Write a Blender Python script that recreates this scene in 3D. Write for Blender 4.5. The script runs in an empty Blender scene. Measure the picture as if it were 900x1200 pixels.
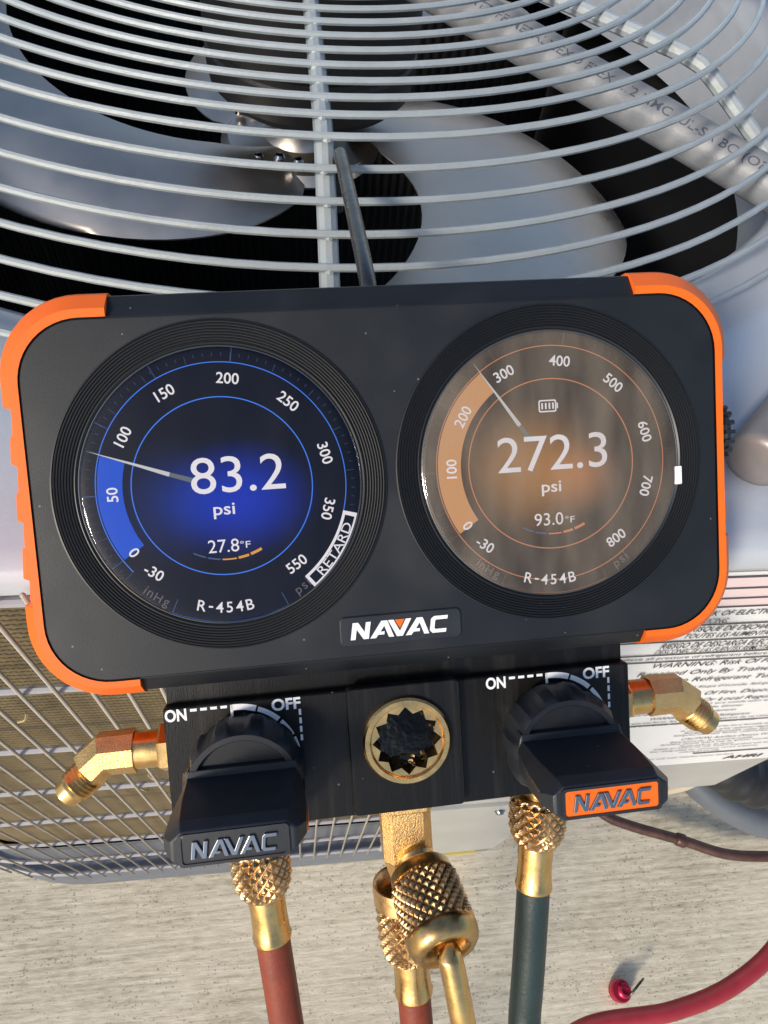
import bpy, bmesh, math, random
from mathutils import Matrix, Vector
R = math.radians
random.seed(7)
sc = bpy.context.scene
COL = sc.collection
# ------------------------------------------------------------------ camera, sky, sun, exposure
cam_d = bpy.data.cameras.new('camera'); cam = bpy.data.objects.new('camera', cam_d); COL.objects.link(cam)
RW = Matrix(((0.991508, -0.02319302, 0.12796083), (-0.08981383, -0.83373623, 0.54480948), (0.0940498, -0.55167561, -0.8287392)))
cam.matrix_world = Matrix.Translation((0, -.115, .92)) @ (RW @ Matrix.Diagonal((1, -1, -1))).to_4x4()
cam_d.sensor_fit = 'VERTICAL'; cam_d.sensor_height = 24; cam_d.sensor_width = 18
cam_d.lens = 24 * 832 / 1200
cam_d.clip_start = .01; cam_d.clip_end = 200
sc.camera = cam
SUN = Vector((-.62, -.62, .52)).normalized()
w = bpy.data.worlds.new('World'); sc.world = w; w.use_nodes = True
nt = w.node_tree; bg = nt.nodes['Background']
sky = nt.nodes.new('ShaderNodeTexSky'); sky.sky_type = 'NISHITA'; sky.sun_disc = False
sky.sun_elevation = math.asin(SUN.z); sky.sun_rotation = math.atan2(SUN.x, SUN.y)
sky.air_density = 1.0; sky.dust_density = 1.5; sky.ozone_density = 1.0
nt.links.new(sky.outputs[0], bg.inputs[0]); bg.inputs[1].default_value = .14
sd = bpy.data.lights.new('sun', 'SUN'); sd.energy = 2.5; sd.angle = R(10); sd.color = (1, .91, .77)
so = bpy.data.objects.new('sun', sd); COL.objects.link(so); so.rotation_euler = SUN.to_track_quat('Z', 'Y').to_euler(); so.location = SUN * 5
vs = sc.view_settings; vs.view_transform = 'Standard'; vs.look = 'None'; vs.gamma = 1; vs.exposure = 0.35; vs.use_curve_mapping = False
sc.cycles.max_bounces = 8; sc.cycles.transparent_max_bounces = 12

# ------------------------------------------------------------------ materials
MATS = {}
def mat(name, col, rough=.5, metal=0, bump=0, bscale=400, vary=0, vscale=30, spec=.5, coat=0, stretch=(1, 1, 1), rvary=0, emit=None, estr=1, col2=None, detail=6, dust=0):
    m = bpy.data.materials.new(name); m.use_nodes = True; n = m.node_tree; b = n.nodes['Principled BSDF']
    b.inputs['Base Color'].default_value = (*col, 1); b.inputs['Roughness'].default_value = rough; b.inputs['Metallic'].default_value = metal
    b.inputs['Specular IOR Level'].default_value = spec; b.inputs['Coat Weight'].default_value = coat; b.inputs['Coat Roughness'].default_value = .08
    if emit:
        b.inputs['Emission Color'].default_value = (*emit, 1); b.inputs['Emission Strength'].default_value = estr
    tc = n.nodes.new('ShaderNodeTexCoord'); mp = n.nodes.new('ShaderNodeMapping'); mp.inputs['Scale'].default_value = stretch
    n.links.new(tc.outputs['Object'], mp.inputs[0])
    def noise(s):
        t = n.nodes.new('ShaderNodeTexNoise'); t.inputs['Scale'].default_value = s; t.inputs['Detail'].default_value = detail
        t.inputs['Roughness'].default_value = .6
        n.links.new(mp.outputs[0], t.inputs['Vector']); return t
    if vary or col2 or rvary:
        t = noise(vscale)
        r = n.nodes.new('ShaderNodeMapRange'); r.inputs[1].default_value = .3; r.inputs[2].default_value = .7
        n.links.new(t.outputs[0], r.inputs[0])
        if vary or col2:
            mx = n.nodes.new('ShaderNodeMix'); mx.data_type = 'RGBA'
            c2 = col2 if col2 else tuple(min(1, c * (1 + vary)) for c in col); c1 = col if col2 else tuple(c * (1 - vary) for c in col)
            mx.inputs[6].default_value = (*c1, 1); mx.inputs[7].default_value = (*c2, 1)
            n.links.new(r.outputs[0], mx.inputs[0]); n.links.new(mx.outputs[2], b.inputs['Base Color'])
        if rvary:
            r2 = n.nodes.new('ShaderNodeMapRange'); r2.inputs[1].default_value = .3; r2.inputs[2].default_value = .7
            r2.inputs[3].default_value = max(.02, rough - rvary); r2.inputs[4].default_value = rough + rvary
            n.links.new(t.outputs[0], r2.inputs[0]); n.links.new(r2.outputs[0], b.inputs['Roughness'])
    if bump:
        t = noise(bscale); bn = n.nodes.new('ShaderNodeBump'); bn.inputs['Strength'].default_value = bump; bn.inputs['Distance'].default_value = .001
        n.links.new(t.outputs[0], bn.inputs['Height']); n.links.new(bn.outputs[0], b.inputs['Normal'])
    if dust:  # settled dust specks and faint rubbed patches
        vo = n.nodes.new('ShaderNodeTexVoronoi'); vo.inputs['Scale'].default_value = 420; n.links.new(tc.outputs['Object'], vo.inputs[0])
        sp = n.nodes.new('ShaderNodeSeparateColor'); n.links.new(vo.outputs['Color'], sp.inputs[0])
        a = n.nodes.new('ShaderNodeMath'); a.operation = 'LESS_THAN'; a.inputs[1].default_value = .13; n.links.new(vo.outputs['Distance'], a.inputs[0])
        c = n.nodes.new('ShaderNodeMath'); c.operation = 'GREATER_THAN'; c.inputs[1].default_value = .955; n.links.new(sp.outputs[0], c.inputs[0])
        d = n.nodes.new('ShaderNodeMath'); d.operation = 'MULTIPLY'; n.links.new(a.outputs[0], d.inputs[0]); n.links.new(c.outputs[0], d.inputs[1])
        t = noise(22); r3 = n.nodes.new('ShaderNodeMapRange'); r3.inputs[1].default_value = .52; r3.inputs[2].default_value = .80; r3.inputs[4].default_value = .05; n.links.new(t.outputs[0], r3.inputs[0])
        e = n.nodes.new('ShaderNodeMath'); e.operation = 'MULTIPLY_ADD'; e.inputs[1].default_value = dust; n.links.new(d.outputs[0], e.inputs[0]); n.links.new(r3.outputs[0], e.inputs[2])
        mx = n.nodes.new('ShaderNodeMix'); mx.data_type = 'RGBA'; mx.inputs[7].default_value = (.36, .34, .31, 1); n.links.new(e.outputs[0], mx.inputs[0])
        if b.inputs['Base Color'].links: n.links.new(b.inputs['Base Color'].links[0].from_socket, mx.inputs[6])
        else: mx.inputs[6].default_value = (*col, 1)
        n.links.new(mx.outputs[2], b.inputs['Base Color'])
    MATS[name] = m
    return m
black = mat('black_plastic', (.0095, .0112, .0145), .46, spec=.35, bump=.10, bscale=3500, rvary=.06, vscale=40, vary=.12, detail=2, dust=.35)
blackrub = mat('black_rubbery_plastic', (.0115, .0138, .0190), .44, spec=.45, bump=.12, bscale=3000, rvary=.08, vscale=60, vary=.2, dust=.3)
blackgroove = mat('black_bezel_plastic', (.009, .010, .012), .36, spec=.35)
blackal = mat('black_anodised_metal', (.0045, .0040, .0038), .36, bump=.14, bscale=500, stretch=(9, .5, 1), vary=.3, vscale=900, spec=.25, dust=.3)
orange = mat('orange_plastic', (.84, .135, .010), .5, spec=.3, bump=.08, bscale=2500, vary=.06, vscale=40)
brass = mat('brass', (.68, .43, .17), .27, 1, bump=.08, bscale=500, rvary=.1, vscale=150, vary=.15)
brassd = mat('aged_brass', (.66, .42, .20), .30, 1, bump=.12, bscale=500, rvary=.10, vscale=200, vary=.25)
def grime(m):  # dark grime lodged in the cut grooves
    n = m.node_tree; b = n.nodes['Principled BSDF']; g = n.nodes.new('ShaderNodeNewGeometry'); r = n.nodes.new('ShaderNodeMapRange')
    r.inputs[1].default_value = .40; r.inputs[2].default_value = .52; n.links.new(g.outputs['Pointiness'], r.inputs[0])
    x = n.nodes.new('ShaderNodeMix'); x.data_type = 'RGBA'; x.inputs[6].default_value = (.06, .035, .015, 1)
    src = b.inputs['Base Color'].links[0].from_socket; n.links.new(src, x.inputs[7]); n.links.new(r.outputs[0], x.inputs[0]); n.links.new(x.outputs[2], b.inputs['Base Color'])
grime(brassd)
wornb = mat('worn_brass', (.50, .33, .14), .32, 1, bump=.12, bscale=300, rvary=.12, vscale=120, vary=.35)
brasscast = mat('cast_brass', (.72, .46, .19), .34, 1, bump=.35, bscale=1900, vary=.15, vscale=200)
steel = mat('dark_steel_rod', (.14, .12, .11), .28, 1, bump=.1, rvary=.1, vscale=100)
sidewire = mat('dusty_side_wire', (.40, .36, .30), .45, bump=.2, bscale=400, vary=.12, vscale=80)
crosswire = mat('grey_lilac_cross_wire', (.33, .33, .36), .42)
wirem = mat('grey_powder_coat_wire', (.33, .365, .38), .34, 0, bump=.25, bscale=500, vary=.08, vscale=60, coat=.35)
panelm = mat('grey_blue_painted_steel', (.45, .485, .54), .30, 0, bump=.15, bscale=250, vary=.07, vscale=12, coat=.3)
panelg = mat('grey_painted_steel', (.40, .40, .38), .42, 0, bump=.15, bscale=350, vary=.10, vscale=14)
panm = mat('base_pan_paint', (.125, .142, .178), .42, 0, bump=.2, bscale=300, vary=.12, vscale=30)
blade = mat('brushed_aluminium_blade', (.64, .585, .52), .34, 1, bump=.10, bscale=45, rvary=.10, vscale=9, vary=.16, dust=.4)
motor = mat('black_motor_paint', (.012, .012, .013), .5, bump=.3, bscale=600)
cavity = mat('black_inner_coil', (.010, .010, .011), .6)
conduit = mat('grey_plastic_conduit', (.24, .25, .265), .42, bump=.3, bscale=300, vary=.12, vscale=80)
ink = mat('grey_ink', (.075, .085, .12), .6)
blackink = mat('black_label_ink', (.07, .07, .075), .6)
wlabel = mat('white_label_paper', (.78, .79, .80), .42, bump=.1, bscale=90, vary=.03, vscale=20)
plabel = mat('pale_pink_label_band', (.78, .63, .64), .42)
whitep = mat('white_print', (.78, .78, .80), .5)
chrome = mat('chrome_lettering', (.30, .30, .31), .14, 1)
hoser = mat('brick_red_hose_rubber', (.20, .033, .014), .5, bump=.2, bscale=700, vary=.15, vscale=120)
hoseg = mat('dark_green_hose_rubber', (.016, .034, .034), .42, bump=.2, bscale=700, vary=.15, vscale=120)
hosec = mat('crimson_hose_rubber', (.30, .022, .032), .38, bump=.15, bscale=500, vary=.12, vscale=90)
redal = mat('red_anodised_metal', (.50, .03, .07), .3, .8)
copper = mat('tarnished_copper', (.105, .055, .045), .4, .5, bump=.3, bscale=300, vary=.4, vscale=60)
insul = mat('black_foam_insulation', (.013, .014, .017), .45, bump=.3, bscale=200)
beige = mat('beige_wire_jacket', (.50, .42, .32), .5)
greyp = mat('blue_grey_plastic_pipe', (.11, .125, .145), .45, vary=.08)
yell = mat('yellow_edge_stain', (.55, .45, .12), .6)
finger = mat('brown_grey_metal_tube', (.26, .24, .235), .38, .3, bump=.1, vary=.15, vscale=60)
glassk = mat('dark_sight_glass', (.002, .002, .002), .08, spec=.22, coat=0, bump=.9, bscale=230, detail=2)
straw = mat('dry_straw', (.42, .34, .18), .7)

def nodes_coil():
    m = bpy.data.materials.new('coil_fins'); m.use_nodes = True; n = m.node_tree; b = n.nodes['Principled BSDF']
    tc = n.nodes.new('ShaderNodeTexCoord')
    sp = n.nodes.new('ShaderNodeSeparateXYZ'); n.links.new(tc.outputs['UV'], sp.inputs[0])
    def math_(op, a, b_=None, c=None):
        x = n.nodes.new('ShaderNodeMath'); x.operation = op
        for i, v in enumerate((a, b_, c)):
            if v is None: continue
            if isinstance(v, (int, float)): x.inputs[i].default_value = v
            else: n.links.new(v, x.inputs[i])
        return x.outputs[0]
    rowi = math_('FLOOR', math_('MULTIPLY', sp.outputs[1], 1 / .0042))
    shift = math_('MULTIPLY', math_('MODULO', rowi, 2), .5)
    u = math_('FRACT', math_('ADD', math_('MULTIPLY', sp.outputs[0], 1 / .0050), shift))
    v = math_('FRACT', math_('MULTIPLY', sp.outputs[1], 1 / .0042))
    hu = math_('ABSOLUTE', math_('SUBTRACT', u, .5)); hv = math_('ABSOLUTE', math_('SUBTRACT', v, .5))
    gap = math_('MULTIPLY', math_('GREATER_THAN', hv, .28), math_('LESS_THAN', hu, .36))
    nz = n.nodes.new('ShaderNodeTexNoise'); nz.inputs['Scale'].default_value = 45; nz.inputs['Detail'].default_value = 8
    n.links.new(tc.outputs['UV'], nz.inputs['Vector'])
    mx = n.nodes.new('ShaderNodeMix'); mx.data_type = 'RGBA'
    mx.inputs[6].default_value = (.11, .08, .038, 1); mx.inputs[7].default_value = (.26, .195, .10, 1); n.links.new(nz.outputs[0], mx.inputs[0])
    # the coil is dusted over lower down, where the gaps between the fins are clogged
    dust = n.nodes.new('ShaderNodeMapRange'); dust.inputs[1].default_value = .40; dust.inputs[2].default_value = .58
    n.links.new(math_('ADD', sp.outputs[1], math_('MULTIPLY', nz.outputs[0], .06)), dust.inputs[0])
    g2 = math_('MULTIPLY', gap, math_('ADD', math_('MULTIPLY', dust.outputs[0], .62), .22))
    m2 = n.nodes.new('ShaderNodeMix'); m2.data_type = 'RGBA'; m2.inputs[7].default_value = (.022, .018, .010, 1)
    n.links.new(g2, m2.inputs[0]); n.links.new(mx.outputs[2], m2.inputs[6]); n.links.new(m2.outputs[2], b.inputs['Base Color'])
    b.inputs['Roughness'].default_value = .55; b.inputs['Metallic'].default_value = .15
    bn = n.nodes.new('ShaderNodeBump'); bn.inputs['Strength'].default_value = .6; bn.inputs['Distance'].default_value = .001
    n.links.new(hv, bn.inputs['Height']); n.links.new(bn.outputs[0], b.inputs['Normal'])
    return m
coilm = nodes_coil()

def nodes_concrete():
    m = bpy.data.materials.new('broom_finished_concrete'); m.use_nodes = True; n = m.node_tree; b = n.nodes['Principled BSDF']
    tc = n.nodes.new('ShaderNodeTexCoord')
    def noise(scale, st, detail=8, rough=.6):
        mp = n.nodes.new('ShaderNodeMapping'); mp.inputs['Scale'].default_value = st; mp.inputs['Rotation'].default_value = (0, 0, R(2))
        n.links.new(tc.outputs['Object'], mp.inputs[0])
        t = n.nodes.new('ShaderNodeTexNoise'); t.inputs['Scale'].default_value = scale; t.inputs['Detail'].default_value = detail; t.inputs['Roughness'].default_value = rough
        n.links.new(mp.outputs[0], t.inputs[0]); return t
    st = noise(6, (1, 34, 1), 10, .6); st2 = noise(60, (1, 4, 1), 8, .65); big = noise(5, (1, 1.6, 1)); fine = noise(600, (1, 1, 1), 2)
    mx = n.nodes.new('ShaderNodeMath'); mx.operation = 'ADD'; n.links.new(st.outputs[0], mx.inputs[0]); n.links.new(st2.outputs[0], mx.inputs[1])
    m3 = n.nodes.new('ShaderNodeMath'); m3.operation = 'MULTIPLY_ADD'; n.links.new(big.outputs[0], m3.inputs[0]); m3.inputs[1].default_value = .8; n.links.new(mx.outputs[0], m3.inputs[2])
    cr = n.nodes.new('ShaderNodeValToRGB'); e = cr.color_ramp.elements
    mr = n.nodes.new('ShaderNodeMapRange'); mr.inputs[1].default_value = .98; mr.inputs[2].default_value = 1.82; n.links.new(m3.outputs[0], mr.inputs[0])
    e[0].position = .02; e[0].color = (.26, .22, .155, 1); e[1].position = .98; e[1].color = (.76, .70, .56, 1)
    k = cr.color_ramp.elements.new(.40); k.color = (.52, .465, .355, 1)
    k = cr.color_ramp.elements.new(.60); k.color = (.62, .56, .44, 1)
    n.links.new(mr.outputs[0], cr.inputs[0])
    # pits: small dark holes gathered in patches
    mp = n.nodes.new('ShaderNodeMapping'); mp.inputs['Scale'].default_value = (1, 1.3, 1); n.links.new(tc.outputs['Object'], mp.inputs[0])
    vo = n.nodes.new('ShaderNodeTexVoronoi'); vo.inputs['Scale'].default_value = 300; n.links.new(mp.outputs[0], vo.inputs[0])
    sepc = n.nodes.new('ShaderNodeSeparateColor'); n.links.new(vo.outputs['Color'], sepc.inputs[0])
    thr = n.nodes.new('ShaderNodeMapRange'); thr.inputs[1].default_value = .62; thr.inputs[2].default_value = 1.05; thr.inputs[3].default_value = 0; thr.inputs[4].default_value = .44
    patch = noise(14, (1, 1, 1), 3); pm = n.nodes.new('ShaderNodeMath'); pm.operation = 'MULTIPLY_ADD'; pm.inputs[1].default_value = 1.1; pm.inputs[2].default_value = -.55
    n.links.new(patch.outputs[0], pm.inputs[0]); pa_ = n.nodes.new('ShaderNodeMath'); pa_.operation = 'ADD'; n.links.new(pm.outputs[0], pa_.inputs[0]); n.links.new(sepc.outputs[0], pa_.inputs[1])
    n.links.new(pa_.outputs[0], thr.inputs[0])
    jag = noise(260, (1, 1.8, 1), 4); jd = n.nodes.new('ShaderNodeMath'); jd.operation = 'MULTIPLY_ADD'; jd.inputs[1].default_value = 1.2; jd.inputs[2].default_value = -.6; n.links.new(jag.outputs[0], jd.inputs[0])
    dj = n.nodes.new('ShaderNodeMath'); dj.operation = 'ADD'; n.links.new(vo.outputs['Distance'], dj.inputs[0]); n.links.new(jd.outputs[0], dj.inputs[1])
    pt = n.nodes.new('ShaderNodeMath'); pt.operation = 'LESS_THAN'; n.links.new(dj.outputs[0], pt.inputs[0]); n.links.new(thr.outputs[0], pt.inputs[1])
    pf = n.nodes.new('ShaderNodeMath'); pf.operation = 'MULTIPLY'; n.links.new(pt.outputs[0], pf.inputs[0]); pf.inputs[1].default_value = .42
    mc = n.nodes.new('ShaderNodeMix'); mc.data_type = 'RGBA'; mc.inputs[7].default_value = (.075, .060, .042, 1)
    n.links.new(pf.outputs[0], mc.inputs[0]); n.links.new(cr.outputs[0], mc.inputs[6]); n.links.new(mc.outputs[2], b.inputs['Base Color'])
    b.inputs['Roughness'].default_value = .85
    hh = n.nodes.new('ShaderNodeMath'); hh.operation = 'MULTIPLY_ADD'; n.links.new(pt.outputs[0], hh.inputs[0]); hh.inputs[1].default_value = -.6; n.links.new(mr.outputs[0], hh.inputs[2])
    h2 = n.nodes.new('ShaderNodeMath'); h2.operation = 'MULTIPLY_ADD'; n.links.new(fine.outputs[0], h2.inputs[0]); h2.inputs[1].default_value = .4; n.links.new(hh.outputs[0], h2.inputs[2])
    bn = n.nodes.new('ShaderNodeBump'); bn.inputs['Strength'].default_value = .45; bn.inputs['Distance'].default_value = .0012
    n.links.new(h2.outputs[0], bn.inputs['Height']); n.links.new(bn.outputs[0], b.inputs['Normal'])
    return m
concrete = nodes_concrete()

def emis(name, col, s=1.0):
    m = bpy.data.materials.new(name); m.use_nodes = True; b = m.node_tree.nodes['Principled BSDF']
    b.inputs['Base Color'].default_value = (.01, .01, .01, 1); b.inputs['Roughness'].default_value = .6; b.inputs['Specular IOR Level'].default_value = 0
    b.inputs['Emission Color'].default_value = (*col, 1); b.inputs['Emission Strength'].default_value = s; m.cycles.emission_sampling = 'NONE'
    return m
e_white = emis('lit_white_pixels', (.80, .76, .80), .78)
e_blue = emis('lit_blue_band', (.012, .085, .62), .75)
e_line = emis('lit_blue_line', (.05, .20, .85), .8)
e_orange = emis('lit_orange_band', (.58, .27, .10), .8)
e_oline = emis('lit_orange_line', (.62, .20, .08), .75)
e_dim = emis('dim_grey_pixels', (.20, .17, .18), .5)
e_dimb = emis('dim_blue_pixels', (.08, .15, .36), .5)
e_amber = emis('lit_amber_bar', (.80, .36, .06), .7)

def screen(name, base, glow, gc, gr, s, second=None):
    """display panel: dark ground with the soft coloured glow its graphics draw round the reading"""
    m = bpy.data.materials.new(name); m.use_nodes = True; n = m.node_tree; b = n.nodes['Principled BSDF']
    tc = n.nodes.new('ShaderNodeTexCoord')
    def blob(c, r):
        mp = n.nodes.new('ShaderNodeMapping'); mp.vector_type = 'TEXTURE'; mp.inputs['Location'].default_value = (*c, 0); mp.inputs['Scale'].default_value = (r[0], r[1], 1)
        n.links.new(tc.outputs['Object'], mp.inputs[0])
        g = n.nodes.new('ShaderNodeTexGradient'); g.gradient_type = 'SPHERICAL'; n.links.new(mp.outputs[0], g.inputs[0]); return g
    g = blob(gc, gr); cr = n.nodes.new('ShaderNodeValToRGB'); cr.color_ramp.interpolation = 'EASE'
    e = cr.color_ramp.elements; e[0].position = 0; e[0].color = (*base, 1); e[1].position = .95; e[1].color = (*glow, 1)
    n.links.new(g.outputs[0], cr.inputs[0]); out = cr.outputs[0]
    if second:
        g2 = blob(second[1], second[2]); c2 = n.nodes.new('ShaderNodeValToRGB'); c2.color_ramp.interpolation = 'EASE'
        c2.color_ramp.elements[0].color = (0, 0, 0, 1); c2.color_ramp.elements[1].color = (*second[0], 1); n.links.new(g2.outputs[0], c2.inputs[0])
        a = n.nodes.new('ShaderNodeMix'); a.data_type = 'RGBA'; a.blend_type = 'ADD'; a.inputs[0].default_value = 1
        n.links.new(out, a.inputs[6]); n.links.new(c2.outputs[0], a.inputs[7]); out = a.outputs[2]
    n.links.new(out, b.inputs['Emission Color']); b.inputs['Emission Strength'].default_value = s; m.cycles.emission_sampling = 'NONE'
    b.inputs['Base Color'].default_value = (.006, .006, .008, 1); b.inputs['Roughness'].default_value = .5; b.inputs['Specular IOR Level'].default_value = 0
    return m

def glass(name, haze, amount, streak):
    """clear cover glass with dust specks and painted-in reflections, a diffuse film on it"""
    m = bpy.data.materials.new(name); m.use_nodes = True; n = m.node_tree
    for x in list(n.nodes): n.nodes.remove(x)
    o = n.nodes.new('ShaderNodeOutputMaterial'); tr = n.nodes.new('ShaderNodeBsdfTransparent'); gl = n.nodes.new('ShaderNodeBsdfGlossy'); gl.inputs['Roughness'].default_value = .03; gl.inputs['Color'].default_value = (.48, .50, .56, 1)
    df = n.nodes.new('ShaderNodeBsdfDiffuse'); df.inputs['Color'].default_value = (*haze, 1)
    fr = n.nodes.new('ShaderNodeFresnel'); fr.inputs[0].default_value = 1.55
    m1 = n.nodes.new('ShaderNodeMixShader'); m2 = n.nodes.new('ShaderNodeMixShader')
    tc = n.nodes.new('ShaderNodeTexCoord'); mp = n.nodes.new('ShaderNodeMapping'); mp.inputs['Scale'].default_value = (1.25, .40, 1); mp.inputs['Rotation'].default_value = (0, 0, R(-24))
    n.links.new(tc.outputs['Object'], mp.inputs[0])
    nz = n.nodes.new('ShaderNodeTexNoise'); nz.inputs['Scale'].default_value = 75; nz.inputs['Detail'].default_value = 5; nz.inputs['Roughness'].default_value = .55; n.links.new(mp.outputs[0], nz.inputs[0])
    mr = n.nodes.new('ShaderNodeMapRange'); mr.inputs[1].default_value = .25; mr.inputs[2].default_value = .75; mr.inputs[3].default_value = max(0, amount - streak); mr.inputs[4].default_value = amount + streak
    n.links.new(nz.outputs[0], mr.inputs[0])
    # specks of dust
    vo = n.nodes.new('ShaderNodeTexVoronoi'); vo.inputs['Scale'].default_value = 300; n.links.new(tc.outputs['Object'], vo.inputs[0])
    lt = n.nodes.new('ShaderNodeMath'); lt.operation = 'LESS_THAN'; lt.inputs[1].default_value = .07; n.links.new(vo.outputs['Distance'], lt.inputs[0])
    sk = n.nodes.new('ShaderNodeSeparateColor'); n.links.new(vo.outputs['Color'], sk.inputs[0])
    gt = n.nodes.new('ShaderNodeMath'); gt.operation = 'GREATER_THAN'; gt.inputs[1].default_value = .93; n.links.new(sk.outputs[0], gt.inputs[0])
    ml = n.nodes.new('ShaderNodeMath'); ml.operation = 'MULTIPLY'; n.links.new(lt.outputs[0], ml.inputs[0]); n.links.new(gt.outputs[0], ml.inputs[1])
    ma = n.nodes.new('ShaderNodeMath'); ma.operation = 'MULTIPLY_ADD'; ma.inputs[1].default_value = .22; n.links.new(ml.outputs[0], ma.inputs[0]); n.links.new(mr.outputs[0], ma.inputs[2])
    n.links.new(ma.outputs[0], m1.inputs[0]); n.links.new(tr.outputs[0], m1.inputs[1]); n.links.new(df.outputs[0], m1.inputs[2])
    n.links.new(fr.outputs[0], m2.inputs[0]); n.links.new(m1.outputs[0], m2.inputs[1]); n.links.new(gl.outputs[0], m2.inputs[2])
    n.links.new(m2.outputs[0], o.inputs[0])
    return m
scr_l = screen('left_display', (.0008, .0016, .005), (.004, .025, .36), (.004, -.004), (.025, .019), .9, ((.001, .012, .10), (-.014, -.004), (.018, .020)))
scr_r = screen('right_display', (.006, .004, .003), (.34, .15, .035), (-.006, -.001), (.026, .023), .75, ((.24, .07, .012), (.009, -.004), (.015, .013)))
gl_l = glass('left_cover_glass', (.20, .20, .24), .008, .02)
gl_r = glass('right_cover_glass', (.32, .265, .205), .25, .17)  # strong brown haze painted on in place of mirrored surroundings

# ------------------------------------------------------------------ mesh helpers
def obj(name, V, F, m, parent=None, smooth=True, angle=None):
    me = bpy.data.meshes.new(name); me.from_pydata([tuple(v) for v in V], [], F)
    me.materials.append(m)
    me.validate()
    bm = bmesh.new(); bm.from_mesh(me); bmesh.ops.recalc_face_normals(bm, faces=bm.faces); bm.to_mesh(me); bm.free()
    if smooth:
        me.shade_smooth() if hasattr(me, 'shade_smooth') else None
        if angle is not None: me.set_sharp_from_angle(angle=R(angle))
    else: me.shade_flat()
    o = bpy.data.objects.new(name, me); COL.objects.link(o)
    if parent: o.parent = parent
    return o
def tag(o, label=None, cat=None, group=None, kind=None):
    for k, v in (('label', label), ('category', cat), ('group', group), ('kind', kind)):
        if v: o[k] = v
    return o
def empty(name, label, cat, M=None, group=None):
    o = bpy.data.objects.new(name, None); COL.objects.link(o); o.empty_display_size = .02
    if M is not None: o.matrix_world = M
    return tag(o, label, cat, group)
def join(*parts):
    V = []; F = []
    for v, f in parts:
        k = len(V); V += [Vector(x) for x in v]; F += [tuple(i + k for i in t) for t in f]
    return V, F
def tf(vf, M): return [M @ Vector(v) for v in vf[0]], vf[1]
def box(x0, x1, y0, y1, z0, z1):
    V = [(x, y, z) for z in (z0, z1) for y in (y0, y1) for x in (x0, x1)]
    return V, [(0, 2, 3, 1), (4, 5, 7, 6), (0, 1, 5, 4), (2, 6, 7, 3), (0, 4, 6, 2), (1, 3, 7, 5)]
def lathe(prof, n=48, M=None, ph=0, cap=True):
    V = []; F = []
    for r, h in prof:
        for i in range(n):
            a = ph + 2 * math.pi * i / n; V.append(Vector((r * math.cos(a), r * math.sin(a), h)))
    for j in range(len(prof) - 1):
        for i in range(n):
            k = (i + 1) % n; F.append((j * n + i, j * n + k, (j + 1) * n + k, (j + 1) * n + i))
    if cap:
        if prof[0][0] > 1e-6: F.append(tuple(range(n))[::-1])
        if prof[-1][0] > 1e-6: F.append(tuple((len(prof) - 1) * n + i for i in range(n)))
    return ([M @ v for v in V] if M else V), F
def axis_to(p, d):
    """matrix whose local z points along d from p"""
    return Matrix.Translation(p) @ Vector(d).to_track_quat('Z', 'Y').to_matrix().to_4x4()
def smooth_path(P, k=8):
    P = [Vector(p) for p in P]; out = []
    Q = [P[0] * 2 - P[1]] + P + [P[-1] * 2 - P[-2]]
    for i in range(1, len(Q) - 2):
        a, b, c, d = Q[i - 1:i + 3]
        for j in range(k):
            t = j / k; out.append(.5 * ((2 * b) + (c - a) * t + (2 * a - 5 * b + 4 * c - d) * t * t + (3 * b - a - 3 * c + d) * t ** 3))
    out.append(P[-1]); return out
def tube(P, r, n=12, closed=False, rx=None, ph=0):
    P = [Vector(p) for p in P]; N = len(P); V = []; F = []
    up = None
    for i, p in enumerate(P):
        t = (P[(i + 1) % N] - P[i - 1]) if closed else (P[min(i + 1, N - 1)] - P[max(i - 1, 0)])
        t.normalize()
        if up is None:
            up = Vector((0, 0, 1)) if abs(t.z) < .9 else Vector((1, 0, 0))
        up = (up - t * up.dot(t)).normalized(); s = t.cross(up)
        rr = r[i] if isinstance(r, (list, tuple)) else r
        for j in range(n):
            a = ph + 2 * math.pi * j / n; V.append(p + (s * math.cos(a) + up * math.sin(a)) * rr)
    for i in range(N if closed else N - 1):
        k = (i + 1) % N
        for j in range(n):
            l = (j + 1) % n; F.append((i * n + j, i * n + l, k * n + l, k * n + j))
    if not closed: F += [tuple(range(n))[::-1], tuple((N - 1) * n + j for j in range(n))]
    return V, F
def rrect(hw, ht, hb, r, n=10, cx=0, cy=0):
    out = []
    for (sx, sy, a0, hy) in ((1, 1, 0, ht), (-1, 1, 90, ht), (-1, -1, 180, hb), (1, -1, 270, hb)):
        for i in range(n + 1):
            a = R(a0 + 90 * i / n); out.append((cx + sx * (hw - r) + r * math.cos(a), cy + sy * (hy - r) + r * math.sin(a)))
    return out
def loft(levels, cap0=True, cap1=True):
    """levels: list of (outline, z)"""
    V = []; F = []; n = len(levels[0][0])
    for o, z in levels: V += [Vector((x, y, z)) for x, y in o]
    for j in range(len(levels) - 1):
        for i in range(n):
            k = (i + 1) % n; F.append((j * n + i, j * n + k, (j + 1) * n + k, (j + 1) * n + i))
    if cap0: F.append(tuple(range(n))[::-1])
    if cap1: F.append(tuple((len(levels) - 1) * n + i for i in range(n)))
    return V, F
def prism(poly, z0, z1):
    return loft([(poly, z0), (poly, z1)])
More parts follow.
